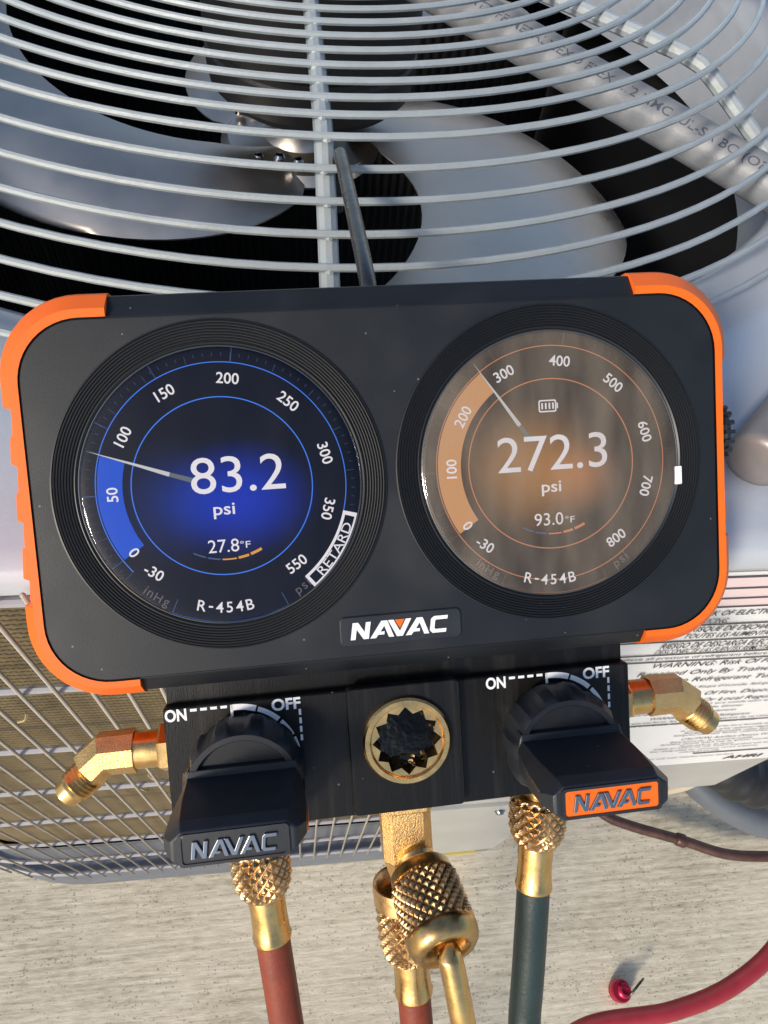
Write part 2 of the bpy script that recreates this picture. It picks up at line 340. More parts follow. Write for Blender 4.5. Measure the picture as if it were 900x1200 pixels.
def text(s, h=None, wd=None, M=None, bold=0, space=1.0, depth=0, line=1.0, align='CENTER'):
    """real lettering turned into a mesh, centred, scaled to cap height h and/or width wd"""
    c = bpy.data.curves.new('t', 'FONT'); c.body = s; c.align_x = align; c.size = 1; c.offset = bold; c.space_character = space; c.extrude = 0; c.space_line = line; c.resolution_u = 4
    o = bpy.data.objects.new('t', c); COL.objects.link(o)
    dg = bpy.context.evaluated_depsgraph_get(); dg.update(); me = bpy.data.meshes.new_from_object(o.evaluated_get(dg))
    V = [v.co.copy() for v in me.vertices]; F = [tuple(p.vertices) for p in me.polygons]
    bpy.data.objects.remove(o); bpy.data.curves.remove(c); bpy.data.meshes.remove(me)
    if not V: return [], []
    x0, x1 = min(v.x for v in V), max(v.x for v in V); y0, y1 = min(v.y for v in V), max(v.y for v in V)
    sy = h / (y1 - y0) if h else wd / (x1 - x0); sx = wd / (x1 - x0) if wd else sy
    ax = (x0 + x1) / 2 if align == 'CENTER' else x0
    V = [Vector(((v.x - ax) * sx, (v.y - (y0 + y1) / 2) * sy, 0)) for v in V]
    if depth:
        n = len(V); edge = {}
        for f in F:
            for a, b in zip(f, f[1:] + f[:1]): edge[(a, b)] = 1
        V2 = V + [v + Vector((0, 0, depth)) for v in V]
        F2 = [tuple(i + n for i in f) for f in F] + [(a, b, b + n, a + n) for (a, b) in edge if (b, a) not in edge]
        V, F = V2, F2
    return ([M @ v for v in V] if M else V), F
def T(x, y, z=0, rot=0, s=1): return Matrix.Translation((x, y, z)) @ Matrix.Rotation(R(rot), 4, 'Z') @ Matrix.Scale(s, 4)
def ring_band(r0, r1, a0, a1, z, n=60):
    V = []; F = []
    for i in range(n + 1):
        a = R(a0 + (a1 - a0) * i / n)
        V += [Vector((r0 * math.cos(a), r0 * math.sin(a), z)), Vector((r1 * math.cos(a), r1 * math.sin(a), z))]
        if i: F.append((2 * i - 2, 2 * i - 1, 2 * i + 1, 2 * i))
    return V, F
def strip(p, q, w0, w1, z):
    p = Vector((*p, 0)); q = Vector((*q, 0)); d = (q - p).normalized(); s = Vector((-d.y, d.x, 0))
    return [p + s * w0 / 2 + Vector((0, 0, z)), p - s * w0 / 2 + Vector((0, 0, z)), q - s * w1 / 2 + Vector((0, 0, z)), q + s * w1 / 2 + Vector((0, 0, z))], [(0, 1, 2, 3)]

# ------------------------------------------------------------------ ground
g = 30
gr = obj('ground', [(-g, -g, 0), (g, -g, 0), (g, g, 0), (-g, g, 0)], [(0, 1, 2, 3)], concrete, smooth=False)
tag(gr, 'broom finished pale concrete slab under the condenser', kind='structure')

# ------------------------------------------------------------------ condenser unit
CX, CY = .0135, .4617
ac = empty('air_conditioner', 'grey outdoor air conditioner condenser with round wire fan guard, filling the background', 'air conditioner', Matrix.Translation((CX, CY, 0)))
AO = Vector((CX, CY, 0))
def apart(name, vf, m, parent=ac, smooth=True, angle=30):
    base = parent
    return obj(name, [Vector(v) - AO for v in vf[0]], vf[1], m, base, smooth, angle)
ZT = .712
# top panel with its round opening and rolled-down orifice wall
NT = 96
def rect_at(a):
    """point on the rounded outline of the cabinet in direction a from the fan axis"""
    best = None
    c, s = math.cos(a), math.sin(a)
    hw, hh, r = .4435, .4617, .20
    t = min(hw / abs(c) if abs(c) > 1e-9 else 9, hh / abs(s) if abs(s) > 1e-9 else 9)
    x, y = t * c, t * s
    if abs(x) > hw - r and abs(y) > hh - r:
        kx, ky = math.copysign(hw - r, x), math.copysign(hh - r, y)
        b_ = c * kx + s * ky; d_ = kx * kx + ky * ky - r * r; t = b_ + math.sqrt(max(b_ * b_ - d_, 0)); x, y = t * c, t * s
    return x, y
V = []; F = []
prof = [('in', .350, .619), ('in', .3495, .690), ('in', .353, .704), ('in', .362, ZT), ('mix', .5, ZT), ('out', .012, ZT), ('out', .004, ZT - .0012), ('out', .0005, ZT - .005), ('out', 0, ZT - .0115), ('out', .003, ZT - .013), ('out', .003, ZT - .022)]
NT = 180
for kind, q, z in prof:
    for i in range(NT):
        a = 2 * math.pi * i / NT; ox, oy = rect_at(a); L = math.hypot(ox, oy)
        if kind == 'in': rr = q
        elif kind == 'mix': rr = .362 + (L - .012 - .362) * q
        else: rr = L - q
        V.append(Vector((CX + rr * math.cos(a), CY + rr * math.sin(a), z)))
for j in range(len(prof) - 1):
    for i in range(NT): k = (i + 1) % NT; F.append((j * NT + i, j * NT + k, (j + 1) * NT + k, (j + 1) * NT + i))
top = apart('top_panel', (V, F), panelm, angle=50)
# outline of the cabinet in plan, walked clockwise from the service panel round the left and back
def arc(cx, cy, r, a0, a1, n=14): return [(cx + r * math.cos(R(a0 + (a1 - a0) * i / n)), cy + r * math.sin(R(a0 + (a1 - a0) * i / n))) for i in range(n + 1)]
XL = -.43; RC = .2
def plan(off): return [(.086, off)] + arc(XL + RC, RC, RC - off, -90, -180) + arc(XL + RC, .9234 - RC, RC - off, 180, 90) + [(.36, .9234 - off)]
def sheet(path, z0, z1, uv=False):
    V = []; F = []; L = [0]
    for (a, b) in zip(path, path[1:]): L.append(L[-1] + math.hypot(b[0] - a[0], b[1] - a[1]))
    for x, y in path: V += [Vector((x, y, z0)), Vector((x, y, z1))]
    for i in range(len(path) - 1): F.append((2 * i, 2 * i + 2, 2 * i + 3, 2 * i + 1))
    return V, F, L
def densify(path, step):
    out = [path[0]]
    for a, b in zip(path, path[1:]):
        n = max(1, int(math.hypot(b[0] - a[0], b[1] - a[1]) / step))
        for i in range(1, n + 1): out.append((a[0] + (b[0] - a[0]) * i / n, a[1] + (b[1] - a[1]) * i / n))
    return out
# coil: a bent slab with real thickness; its lower front left corner is cut away
pc = densify(plan(.017), .03); pi_ = densify(plan(.045), .03)
V, F, L = sheet(pc, .165, .702)
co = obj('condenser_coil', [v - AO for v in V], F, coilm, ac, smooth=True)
uvl = co.data.uv_layers.new(name='uv')
for p in co.data.polygons:
    for li in p.loop_indices:
        vi = co.data.loops[li].vertex_index; uvl.data[li].uv = (L[vi // 2], V[vi].z)
V, F, L = sheet(pi_, .030, .702)
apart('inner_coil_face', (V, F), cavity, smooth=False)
# ribs of the inner coil face, seen through the fan opening
ribs = []
for i, (x, y) in enumerate(densify(plan(.052), .006)):
    if (x > .0 and y < .2) or i % 2 == 0: ribs.append(box(x - .0012, x + .0012, y - .0012, y + .0012, .05, .70))
rb = apart('coil_rib', join(*ribs), motor, smooth=False); tag(rb, kind='stuff')
# inner faces on the service side
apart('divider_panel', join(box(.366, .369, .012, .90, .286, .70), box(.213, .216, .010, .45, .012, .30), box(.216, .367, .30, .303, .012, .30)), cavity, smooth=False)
# base pan
pan_o = [(.223, 0)] + arc(XL + RC, RC, RC, -90, -180) + arc(XL + RC, .9234 - RC, RC, 180, 90) + [(.223, .9234)]
apart('base_pan', loft([(pan_o, .001), (pan_o, .076), ([(x * .996, y * .996 + .002) for x, y in pan_o], .080)]), panm, angle=40)
po2 = [(.086, .012)] + arc(XL + RC, RC, RC - .012, -90, -180) + [(XL + .012, .8)]
V, F, L = sheet(po2, .078, .172); apart('pan_flange', (V, F), panm, smooth=True)
# side wire grille: every wire its own object
gpath = densify(plan(.0), .0142)
gpath = [p for p in gpath if p[1] < .62]
wm = None
vw = tube([(0, 0, .072), (0, 0, .706)], .00095, 6)
wmesh = None
grille = apart('side_grille', join(tube([(.086, -.0006, .080), (.086, -.0006, .706)], .002, 8)), wirem)
for i, (x, y) in enumerate(gpath[1:]):
    if wmesh is None:
        o = obj('upright_wire', vw[0], vw[1], sidewire, grille); wmesh = o.data
    else:
        o = bpy.data.objects.new('upright_wire', wmesh); COL.objects.link(o); o.parent = grille
    o.location = (x - CX, y - .0028 - CY, 0)
for z in (.085, .173, .261, .349, .437, .525, .613, .695):
    apart('cross_wire', tube([(x, y + .0002, z) for x, y in densify(plan(0), .05) if y < .62], .0019, 8), crosswire, grille)
# corner post between grille and panels, service panel, lower panel
apart('corner_post', box(.0865, .0975, -.001, .020, .08, .70), panelg, smooth=False)
SX0, SX1 = .098, .368
sp = apart('service_panel', tf(loft([(rrect(.135, .206, .206, .004, 4), 0), (rrect(.135, .206, .206, .004, 4), .018), (rrect(.1335, .2045, .2045, .003, 4), .020)]),
     Matrix.Translation((.233, .0202, .4945)) @ Matrix.Rotation(R(90), 4, 'X')), panelg, angle=25)
lp = apart('lower_access_panel', tf(loft([([(-.0625, -.132), (.0625, -.118), (.0625, .138), (-.0625, .138)], 0), ([(-.0625, -.132), (.0625, -.118), (.0625, .138), (-.0625, .138)], .014)]),
     Matrix.Translation((.1605, .012, .146)) @ Matrix.Rotation(R(90), 4, 'X')), panelg, smooth=False)
apart('screw', lathe([(.0001, .004), (.003, .0035), (.0045, .001), (.0046, 0)], 16, axis_to((.176, -.002, .262), (0, -1, 0))), chrome, lp)
apart('yellow_edge', box(.125, .205, -.0035, -.0005, .010, .015), yell, lp, smooth=False)
# warning label on the service panel (front plane y = -.0062)
LY = -.0004
lab = apart('warning_label', box(.103, .3655, LY, LY + .0003, .386, .6985), wlabel, sp, smooth=False)
apart('label_band', box(.103, .3655, LY - .0003, LY - .0001, .669, .6955), plabel, sp, smooth=False)
MX = lambda x, z, y=LY - .0006: Matrix.Translation((x, y, z)) @ Matrix.Rotation(R(90), 4, 'X')
rules = [box(.103, .3655, LY - .0008, LY - .0005, z, z + .0009) for z in (.6955, .6860, .6770, .6690, .6515, .6340, .6180, .6090)]
rules += [box(.283, .3655, LY - .0008, LY - .0005, .4185, .4200), box(.12, .3655, LY - .0008, LY - .0005, .4995, .5004)]
rules += [tube([(.157, LY - .0006, .575), (.157, LY - .0006, .608)], .0005, 4)]
apart('label_rule', join(*rules), blackink, sp, smooth=False)
def row(t_, x, z, h, k=.36, bold=.004): return text(t_, h=h, wd=min(.362 - x, len(t_) * h * k * 1.05), M=MX(x, z), align='LEFT', bold=bold)
lv = [row("RISK OF ELECTRIC SHOCK. CAN CAUSE INJURY OR DEATH.", .168, .6625, .0062, bold=.012), row("SERVICING.", .168, .6555, .0045),
      row("RISQUE DE DECHARGE ELECTRIQUE. PEUT CAUSER DES", .172, .6465, .0062, bold=.012), row("TOUTES LES ALIMENTATIONS ELECTRIQUES AVANT", .172, .6392, .0058, bold=.01),
      row("RIESGO DE DESCARGA ELECTRICA. PUEDE CAUSAR", .166, .6290, .0060, bold=.01), row("DESCONECTE LAS FUENTES REMOTAS", .166, .6220, .0052)]
for z, t_ in ((.6135, "Relieve all pressure of refrigerant before opening the service valves of this unit"), (.5050, "Ne pas perforer les tuyaux de refrigerant de ce climatiseur pendant le service"), (.4985, "Risque d'incendie. Refrigerant inflammable utilise"),
              (.4870, "CAUTION: Risk of fire due to flammable refrigerant. Follow handling instructions carefully"), (.4805, "in compliance with national regulations"),
              (.4700, "Refrigerant inflammable. Eliminer conformement aux reglements federaux ou locaux"), (.4480, "Auxiliary devices which may be ignition sources shall not be installed"),
              (.4370, "Suitable for outdoor use only. Install in accordance with local and national codes"), (.4305, "See rating plate for minimum circuit ampacity"), (.4090, "For use only with matched indoor sections")):
    lv.append(row(t_, .150 if z > .6 else (.195 if z > .49 else .245), z, .0038, .46, .008))
for t_, x, z, h in (("WARNING: Risk Of Fire. Flammable Refrigerant", .172, .6030, .0078), ("Repaired Only By Trained Service Personnel.", .170, .5915, .0078), ("Puncture Refrigerant Tubing.", .176, .5800, .0078),
                    ("WARNING: Risk Of Fire. Dispose Of Properly In", .176, .5560, .0074), ("Federal Or Local Regulations. Flammable", .206, .5440, .0074),
                    ("ATTENTION: Risque D'incendie. Refrigerant", .190, .5680, .0045), ("ATTENTION: Risque D'incendie. Eliminer", .190, .5300, .0048), ("L'appareil Conformement Aux Reglements", .190, .5220, .0048),
                    ("WARNING: Flammable Refrigerant", .210, .5120, .0056), ("CAUTION: Auxiliary Devices Which May Be", .255, .4600, .0056), ("L'appareil doit etre installe selon les codes", .215, .5370, .0040), ("Refrigerant inflammable utilise dans l'unite", .250, .4750, .0042), ("Reparations par du personnel qualifie", .250, .4535, .0042), ("Ne pas perforer les tuyaux", .262, .4420, .0040), ("conformement aux codes", .270, .4250, .0036)):
    lv.append(row(t_, x, z, h, .37))
lt = apart('label_lettering', join(*lv), blackink, sp, smooth=False)
apart('certification_mark', text("AHRI", h=.0085, wd=.030, M=MX(.333, .3990), bold=.03), blackink, sp, smooth=False)

# fan guard: rings on a shallow dome, carried by bent spokes
SP = .014; RB, ZB, TH = .28832, .7656, .459
fg = apart('fan_guard', lathe([(.0001, ZB - .004), (.045, ZB - .004), (.048, ZB - .002), (.045, ZB - .0005), (.0001, ZB - .0005)], 40, Matrix.Translation((CX, CY, 0))), wirem)
for k in range(-3, 23):
    if k > 4.2779: rr = RB - (k - 4.2779) * SP; zz = ZB
    else: rr = RB + (4.2779 - k) * SP * math.cos(TH); zz = ZB - (4.2779 - k) * SP * math.sin(TH)
    if rr < .05: continue
    n = 128 if rr > .15 else 64
    apart('guard_ring', tube([(CX + rr * math.cos(2 * math.pi * i / n), CY + rr * math.sin(2 * math.pi * i / n), zz) for i in range(n)], .00165, 8, closed=True), wirem, fg)
for a in range(8):
    an = R(-90 + 45 * a + (.6 if a == 0 else 0)); c, s = math.cos(an), math.sin(an)
    P = [(.04, ZB - .0045), (.272, ZB - .0045), (.284, ZB - .0062), (.294, ZB - .0105), (.374, ZB - .0505), (.382, ZB - .0535), (.394, ZB - .0545)]
    apart('guard_spoke', tube([(CX + r_ * c, CY + r_ * s, z_) for r_, z_ in P], .0042, 10), wirem, fg)

beads = []
for a in range(8):
    an = R(-90 + 45 * a + (.6 if a == 0 else 0))
    for k in range(-2, 20):
        if k > 4.2779: rr, zz = RB - (k - 4.2779) * SP, ZB
        else: rr, zz = RB + (4.2779 - k) * SP * math.cos(TH), ZB - (4.2779 - k) * SP * math.sin(TH)
        if a not in (0, 1, 7) and k % 2: continue
        q = random.uniform(.0020, .0027); t_ = random.uniform(-.0012, .0012)
        beads.append(lathe([(.0001, -q * .6), (q, -.0002), (q * .8, q * .45), (.0001, q * .7)], 8, Matrix.Translation((CX + rr * math.cos(an) - t_ * math.sin(an), CY + rr * math.sin(an) + t_ * math.cos(an), zz - .0012)), cap=False))
wb = apart('weld_bead', join(*beads), wirem, fg); tag(wb, kind='stuff')
# motor and fan
apart('fan_motor', lathe([(.0001, .640), (.055, .640), (.070, .643), (.0765, .650), (.078, .66), (.078, .672), (.0765, .674), (.0765, .678), (.078, .680), (.078, .735), (.070, .748), (.0001, .752)], 64, Matrix.Translation((.0225, .463, 0))), motor)
fan = apart('fan', join(lathe([(.0001, .592), (.060, .594), (.064, .598), (.058, .604), (.030, .606), (.026, .612), (.024, .630), (.016, .634), (.012, .632), (.0115, .620), (.0001, .620)], 48, Matrix.Translation((CX, CY, 0))),
    lathe([(.006, .58), (.006, .645)], 20, Matrix.Translation((CX, CY, 0)))), blade, angle=40)
for c0, xw in ((6, 17), (120, 4), (233, 0)):  # three swept blades, slightly uneven
    V = []; F = []; NA, NR = 26, 26
    for side in (0, 1):
        for i in range(NA + 1):
            for j in range(NR + 1):
                u = (i / NA - .5) * 2; v = j / NR
                r_ = .040 + (.282 - .012 * u ** 4 - .040) * v
                c_ = -2 - 354 * (r_ - .1); half = 29 + xw - 62 * (r_ - .1)
                if v < .16: half *= .55 + .45 * (v / .16) ** .7
                a_ = R(c0 + c_ + half * u)
                z_ = .606 - u * .020 * (.3 + .7 * v) + .014 * (1 - u * u) * (.4 + .6 * v) + .010 * v - side * .0012
                V.append(Vector((CX + r_ * math.cos(a_), CY + r_ * math.sin(a_), z_)))
    off = (NA + 1) * (NR + 1)
    def ix(i, j, s=0): return s * off + i * (NR + 1) + j
    for i in range(NA):
        for j in range(NR):
            F.append((ix(i, j), ix(i + 1, j), ix(i + 1, j + 1), ix(i, j + 1))); F.append((ix(i, j, 1), ix(i, j + 1, 1), ix(i + 1, j + 1, 1), ix(i + 1, j, 1)))
    for i in range(NA):
        for j in (0, NR): F.append((ix(i, j), ix(i + 1, j), ix(i + 1, j, 1), ix(i, j, 1)))
    for j in range(NR):
        for i in (0, NA): F.append((ix(i, j), ix(i, j + 1), ix(i, j + 1, 1), ix(i, j, 1)))
    apart('fan_blade', (V, F), blade, fan, angle=50)
    for rr, aa in ((.052, 8), (.060, -6), (.054, 24)):
        p_ = Vector((CX + rr * math.cos(R(c0 + aa + 10)), CY + rr * math.sin(R(c0 + aa + 10)), .6135))
        apart('rivet', lathe([(.0001, .0025), (.003, .002), (.0045, 0), (.0046, -.006)], 12, Matrix.Translation(p_)), chrome, fan)
# conduit under the guard, with its printed legend
pa, pb = Vector((.0700, .4000, .7440)), Vector((.2650, .1970, .7245))
cdt = apart('motor_conduit', tube([pa + (pb - pa) * (i / 10) for i in range(11)] + [Vector((.330, .130, .7240)), Vector((.375, .083, .7238)), Vector((.398, .059, .718)), Vector((.410, .047, .700)), Vector((.413, .044, .66)), Vector((.413, .046, .45))], .0116, 24), conduit)
d = (pb - pa).normalized(); up = (Vector((-.25, -.62, .74))); up = (up - d * up.dot(d)).normalized(); sd_ = up.cross(d)
Mc = Matrix((d, sd_, up)).transposed().to_4x4()
leg = text("WEB L  OZA NTT-FE METALMEXO FLEX  1/2 NMC  UL-SA BO (OREM) DO", h=.0064, wd=.275, bold=.004)
LV = []
for v in leg[0]:  # wrap the print round the tube
    t_ = v.y / .0118; q = d * v.x + (sd_ * math.sin(t_) + up * math.cos(t_)) * .01168
    LV.append(pa + (pb - pa) * .53 + q)
apart('printed_legend', (LV, leg[1]), ink, cdt, smooth=False)

# ------------------------------------------------------------------ manifold gauge
RD = Matrix(((0.9985454, -0.05149924, -0.01596609), (0.03064982, 0.78579604, -0.61772581), (0.0443585, 0.61633791, 0.78623146)))
DM = Matrix.Translation((.02878019, .00408082, .75402016)) @ RD.to_4x4()
dev = empty('manifold_gauge', 'black and orange digital refrigerant manifold gauge with two round screens and two big knobs', 'manifold gauge', DM)
def dp(name, vf, m, parent=dev, smooth=True, angle=30): return obj(name, vf[0], vf[1], m, parent, smooth, angle)
A, B, CR = .100, .0507, .0175
def outl(e, et=None, eb=None, r=None): return rrect(A + e, B + (e if et is None else et), B + (e if eb is None else eb), CR + e if r is None else r, 14)
def hout(e, et, eb): return rrect(A + e, B + et, B + eb, .026, 14)
dp('housing', loft([(outl(0), -.0003), (outl(.0008), -.0006), (hout(.0026, .0060, .0044), -.0034), (hout(.0030, .0068, .0050), -.006), (hout(.0030, .0068, .0050), -.030), (hout(.002, .003, .003), -.034)]), black, angle=18)
dp('face_plate', loft([(outl(-.0002), -.0012), (outl(-.0002), .0003), (outl(-.0007), .0006)]), black, angle=25)
for yy in (.0500, -.0503): dp('seam_line', strip((-.0755, yy), (.0755, yy), .0003, .0003, .00066), blackgroove, smooth=False)
# orange corner guards, each swept round one end of the housing, with grip teeth on the side
def guard(side):
    path = []
    def edge_pts(e, et, eb, tooth):
        r = CR + e * .8
        pts = []
        xs = [.0755 + (A + e - r - .0755) * i / 4 for i in range(5)]
        top = [(x, B + et) for x in xs]
        arc1 = [(A + e - r + r * math.sin(R(90 * i / 12)), B + et - r + r * math.cos(R(90 * i / 12))) for i in range(1, 13)]
        ys = [B + et - r + ((-(B + eb) + r) - (B + et - r)) * i / 96 for i in range(1, 96)]
        mid = [(A + e, y) for y in ys]
        arc2 = [(A + e - r + r * math.cos(R(90 * i / 12)), -(B + eb) + r - r * math.sin(R(90 * i / 12))) for i in range(0, 13)]
        bot = [(x, -(B + eb)) for x in xs[::-1][1:]]
        pts = top + arc1 + mid + arc2 + bot
        out = []
        for x, y in pts:
            d_ = 0
            if tooth:
                if side < 0:
                    if -.0275 < y < .0275:
                        k = int((.0275 - y) / .0079); fr = ((.0275 - y) / .0079) % 1
                        d_ = (.0021 if k % 2 == 0 else .0009) - .0005 * fr
                else:
                    if -.0135 < y < .0315: d_ = .0026 * min(1, (.0315 - y) / .003)
                    if -.0185 < y <= -.0135: d_ = .0006
                    if -.023 < y <= -.0185: d_ = .0022
            out.append(((x - d_ * tooth) * side, y))
        return out
    lv_ = [(edge_pts(-.0001, -.0001, -.0001, 0), .0009), (edge_pts(.0022, .0022, .0018, .05), .0009), (edge_pts(.0056, .0066, .0048, .8), -.0033), (edge_pts(.0066, .0074, .0056, 1), -.0052), (edge_pts(.0066, .0074, .0056, 1), -.0300), (edge_pts(.0040, .0040, .0040, 0), -.0345)]
    V = []; F = []; n = len(lv_[0][0])
    for o_, z in lv_: V += [Vector((x, y, z)) for x, y in o_]
    for j in range(len(lv_) - 1):
        for i in range(n - 1): F.append((j * n + i, j * n + i + 1, (j + 1) * n + i + 1, (j + 1) * n + i))
    for i in (0, n - 1): F.append(tuple(j * n + i for j in range(len(lv_))))
    return V, F
dp('corner_guard', guard(-1), orange, angle=22)['label'] = 'orange guard with row of grip teeth on left end'
dp('corner_guard', guard(1), orange, angle=22)['label'] = 'orange guard with power knob cut-out on right end'
# knurled knob on the right side
kn = [lathe([(.0001, .0), (.0088, 0), (.0092, .0012), (.0088, .0026), (.0001, .0030)], 40)]
for i in range(20):
    a = 2 * math.pi * i / 20; kn.append(tf(box(.0082, .0098, -.0006, .0006, .0002, .0034), Matrix.Rotation(a, 4, 'Z')))
dp('power_knob', tf(join(*kn), axis_to((.1043, .0085, -.0115), (1, 0, 0))), blackrub, angle=30)

# gauges
Z0 = .0006
def gauge(cx, cy, side):
    bz = [(.0468, Z0 - .0004), (.0466, Z0 + .0003)]
    r = .0462
    for i in range(8):
        bz += [(r, Z0 + .0004), (r - .00030, Z0 - .0002 + .0001), (r - .00042, Z0 + .0002), (r - .00056, Z0 + .00045)]; r -= .00078
    bz += [(r, Z0 + .0005), (r - .0005, Z0 + .0002), (.0394, Z0 + .0001), (.0391, Z0 - .0002)]
    G = dp('gauge_bezel', lathe(bz, 160, T(cx, cy), cap=False), blackgroove, angle=20)
    G['label'] = 'ribbed black ring round the %s gauge' % ('blue left' if side < 0 else 'brown right')
    def lay(name, vf, m, z): return obj(name, [v + Vector((cx, cy, z)) for v in map(Vector, vf[0])], vf[1], m, G, False)
    base = Z0 + .0001
    dsk = obj('display', lathe([(.0001, 0), (.0390, 0)], 96, cap=False)[0], lathe([(.0001, 0), (.0390, 0)], 96, cap=False)[1], scr_l if side < 0 else scr_r, G, False)
    dsk.location = (cx, cy, base)
    W_, L_, BAND = e_white, (e_line if side < 0 else e_oline), (e_blue if side < 0 else e_orange)
    lay('scale_line', join(ring_band(.0249, .0252, 0, 360, 0, 120), ring_band(.0345, .03475, -128 if side < 0 else -140, 238 - 16 - (5 if side < 0 else 0), 0, 120) if side > 0 else ring_band(.0345, .03475, -16, 220, 0, 120),
        ring_band(.0386, .03885, -116, -66, 0, 50)), L_, base + .00012)
    a_n = 161.3 if side < 0 else 126.0; a_z = 213
    lay('pressure_band', ring_band(.0274, .0342, a_n, a_z, 0, 40), BAND, base + .00008)
    nd = [Vector((.0384 * math.cos(R(a_n)), .0384 * math.sin(R(a_n)), 0))]
    for rr, ww in ((.0245, .0006), (.0150, .0011), (.0085, .0012)):
        nd += [Vector((rr * math.cos(R(a_n)) - ww * math.sin(R(a_n)), rr * math.sin(R(a_n)) + ww * math.cos(R(a_n)), 0))]
    nd2 = []
    for rr, ww in ((.0085, .0002), (.0150, .0001), (.0245, .0001)):
        nd2 += [Vector((rr * math.cos(R(a_n)) + ww * math.sin(R(a_n)), rr * math.sin(R(a_n)) - ww * math.cos(R(a_n)), 0))]
    P_ = nd + nd2
    lay('needle', (P_, [(0, 1, 6), (1, 2, 5, 6)]), e_needle, base + .00022)
    lay('needle_tail', (P_, [(2, 3, 4, 5)]), e_needle2, base + .00021)
    def t(s, h, x, y, rot=0, wd=None, bold=.0): return text(s, h=h, wd=wd, M=T(x, y, 0, rot), bold=bold)
    def rad(s, ang, rr=.0302, h=.0031, flip=0): return t(s, h, rr * math.cos(R(ang)), rr * math.sin(R(ang)), ang - 90 + flip, bold=.012)
    if side < 0:
        nums = [('50', 180.5), ('100', 149), ('150', 117), ('200', 83), ('250', 48.7), ('300', 14.4), ('350', -16.3)]
        big, psi, small = t('83.2', .0102, .0044, .0033, 0, .0262), t('psi', .0043, -.0002, -.0069, 0, .0060, .01), t('27.8', .0037, -.0012, -.0168, 0, .0086)
        rest = [rad('550', -51.3, flip=180 - 6), rad('0', 213, .0308), rad('-30', 227.5, .0310, flip=-360 + 180 + 8)]
    else:
        nums = [('100', 179), ('200', 149.4), ('300', 116), ('400', 83.1), ('500', 49), ('600', 15.1), ('700', -16.2)]
        big, psi, small = t('272.3', .0104, .0004, .0034, 0, .0335), t('psi', .0043, -.0004, -.0072, 0, .0060, .01), t('93.0', .0037, -.0016, -.0163, 0, .0088)
        rest = [rad('800', -51, flip=180 - 6), rad('0', 212, .0310), rad('-30', 226.5, .0310, flip=-360 + 180 + 8)]
    lay('numerals', join(*[rad(s, a) for s, a in nums], *rest), W_, base + .00026)
    lay('pressure_reading', join(big, psi), W_, base + .00026)
    lay('temperature_reading', join(small, t('°F', .0020, .0049, -.0168, 0, .0029)), W_, base + .00026)
    lay('refrigerant_name', join(*[t(ch, .0031, rr_ * math.cos(R(aa)), rr_ * math.sin(R(aa)), aa + 90, bold=.008) if ch != '-' else tf(strip((-.0006, 0), (.0006, 0), .0005, .0005, 0), T(rr_ * math.cos(R(aa)), rr_ * math.sin(R(aa)), 0, aa + 90)) for ch, aa, rr_ in
        (('R', -104.5, .0345), ('-', -100.3, .0345), ('4', -96.2, .0345), ('5', -91.6, .0345), ('4', -86.9, .0345), ('B', -82.0, .0345))]), W_, base + .00026)
    # the dash is a short bar, not a full-height letter
    lay('temperature_bar', join(ring_band(.0205, .0209, -118, -108, 0, 8), ring_band(.0205, .0209, -106.5, -96.5, 0, 8)), e_dimb, base + .0002)
    lay('warm_bar', join(ring_band(.0205, .0209, -95, -84, 0, 8), ring_band(.0203, .0210, -82.5, -74, 0, 8), ring_band(.0202, .0210, -72.5, -63, 0, 8)), e_amber if side < 0 else e_oline, base + .0002)
    ticks = []
    for i in range(61):
        a = -16 + 236 * i / 60; r0 = .0362 if i % 5 else .0350
        ticks.append(strip((r0 * math.cos(R(a)), r0 * math.sin(R(a))), (.0372 * math.cos(R(a)), .0372 * math.sin(R(a))), .00010, .00010, 0))
    for a in (180.5, 149, 117, 82, 213): ticks.append(strip((.0348 * math.cos(R(a)), .0348 * math.sin(R(a))), (.0386 * math.cos(R(a)), .0386 * math.sin(R(a))), .00016, .00016, 0))
    for a in (-116, -66): ticks.append(strip((.0345 * math.cos(R(a)), .0345 * math.sin(R(a))), (.0388 * math.cos(R(a)), .0388 * math.sin(R(a))), .0002, .0002, 0))
    lay('tick_marks', join(*ticks), e_dimb if side < 0 else e_dimo, base + .00018)
    faint = [t(ch, hh, rr_ * math.cos(R(aa)), rr_ * math.sin(R(aa)), aa + 90) for ch, aa, hh, rr_ in (('i', -130.6, .0025, .0363), ('n', -128.1, .0018, .0366), ('H', -124.2, .0024, .0364), ('g', -120.2, .0025, .0371))]
    faint += [t(ch, hh, rr_ * math.cos(R(aa)), rr_ * math.sin(R(aa)), aa + 90) for ch, aa, hh, rr_ in (('p', -58.8, .0026, .0371), ('s', -55.4, .0019, .0366), ('i', -52.9, .0027, .0362))]
    lay('unit_names', join(*faint), e_dim, base + .0002)
    if side < 0:
        fr = [ring_band(.0345, .0353, -52, -15.5, 0, 24), ring_band(.0381, .0387, -52, -15.5, 0, 24), ring_band(.0345, .0387, -17.2, -15.4, 0, 3), ring_band(.0345, .0387, -52.5, -51, 0, 3)]
        fr.append(text('RETARD', h=.0026, wd=None, M=T(0, 0)))
        rt = fr.pop(); x0 = min(v.x for v in rt[0]); x1 = max(v.x for v in rt[0]); V_ = []
        for v in rt[0]:
            a = R(-33.6) + v.x / .0366 * (.0166 / (x1 - x0)); rr = .0367 - v.y
            V_.append(Vector((rr * math.cos(a), rr * math.sin(a), 0)))
        fr.append((V_, rt[1]))
        lay('retard_box', join(*fr), W_, base + .0003)
    else:
        bt = [loft([(rrect(.0026, .0017, .0017, .0005, 4), 0)], False, True)]
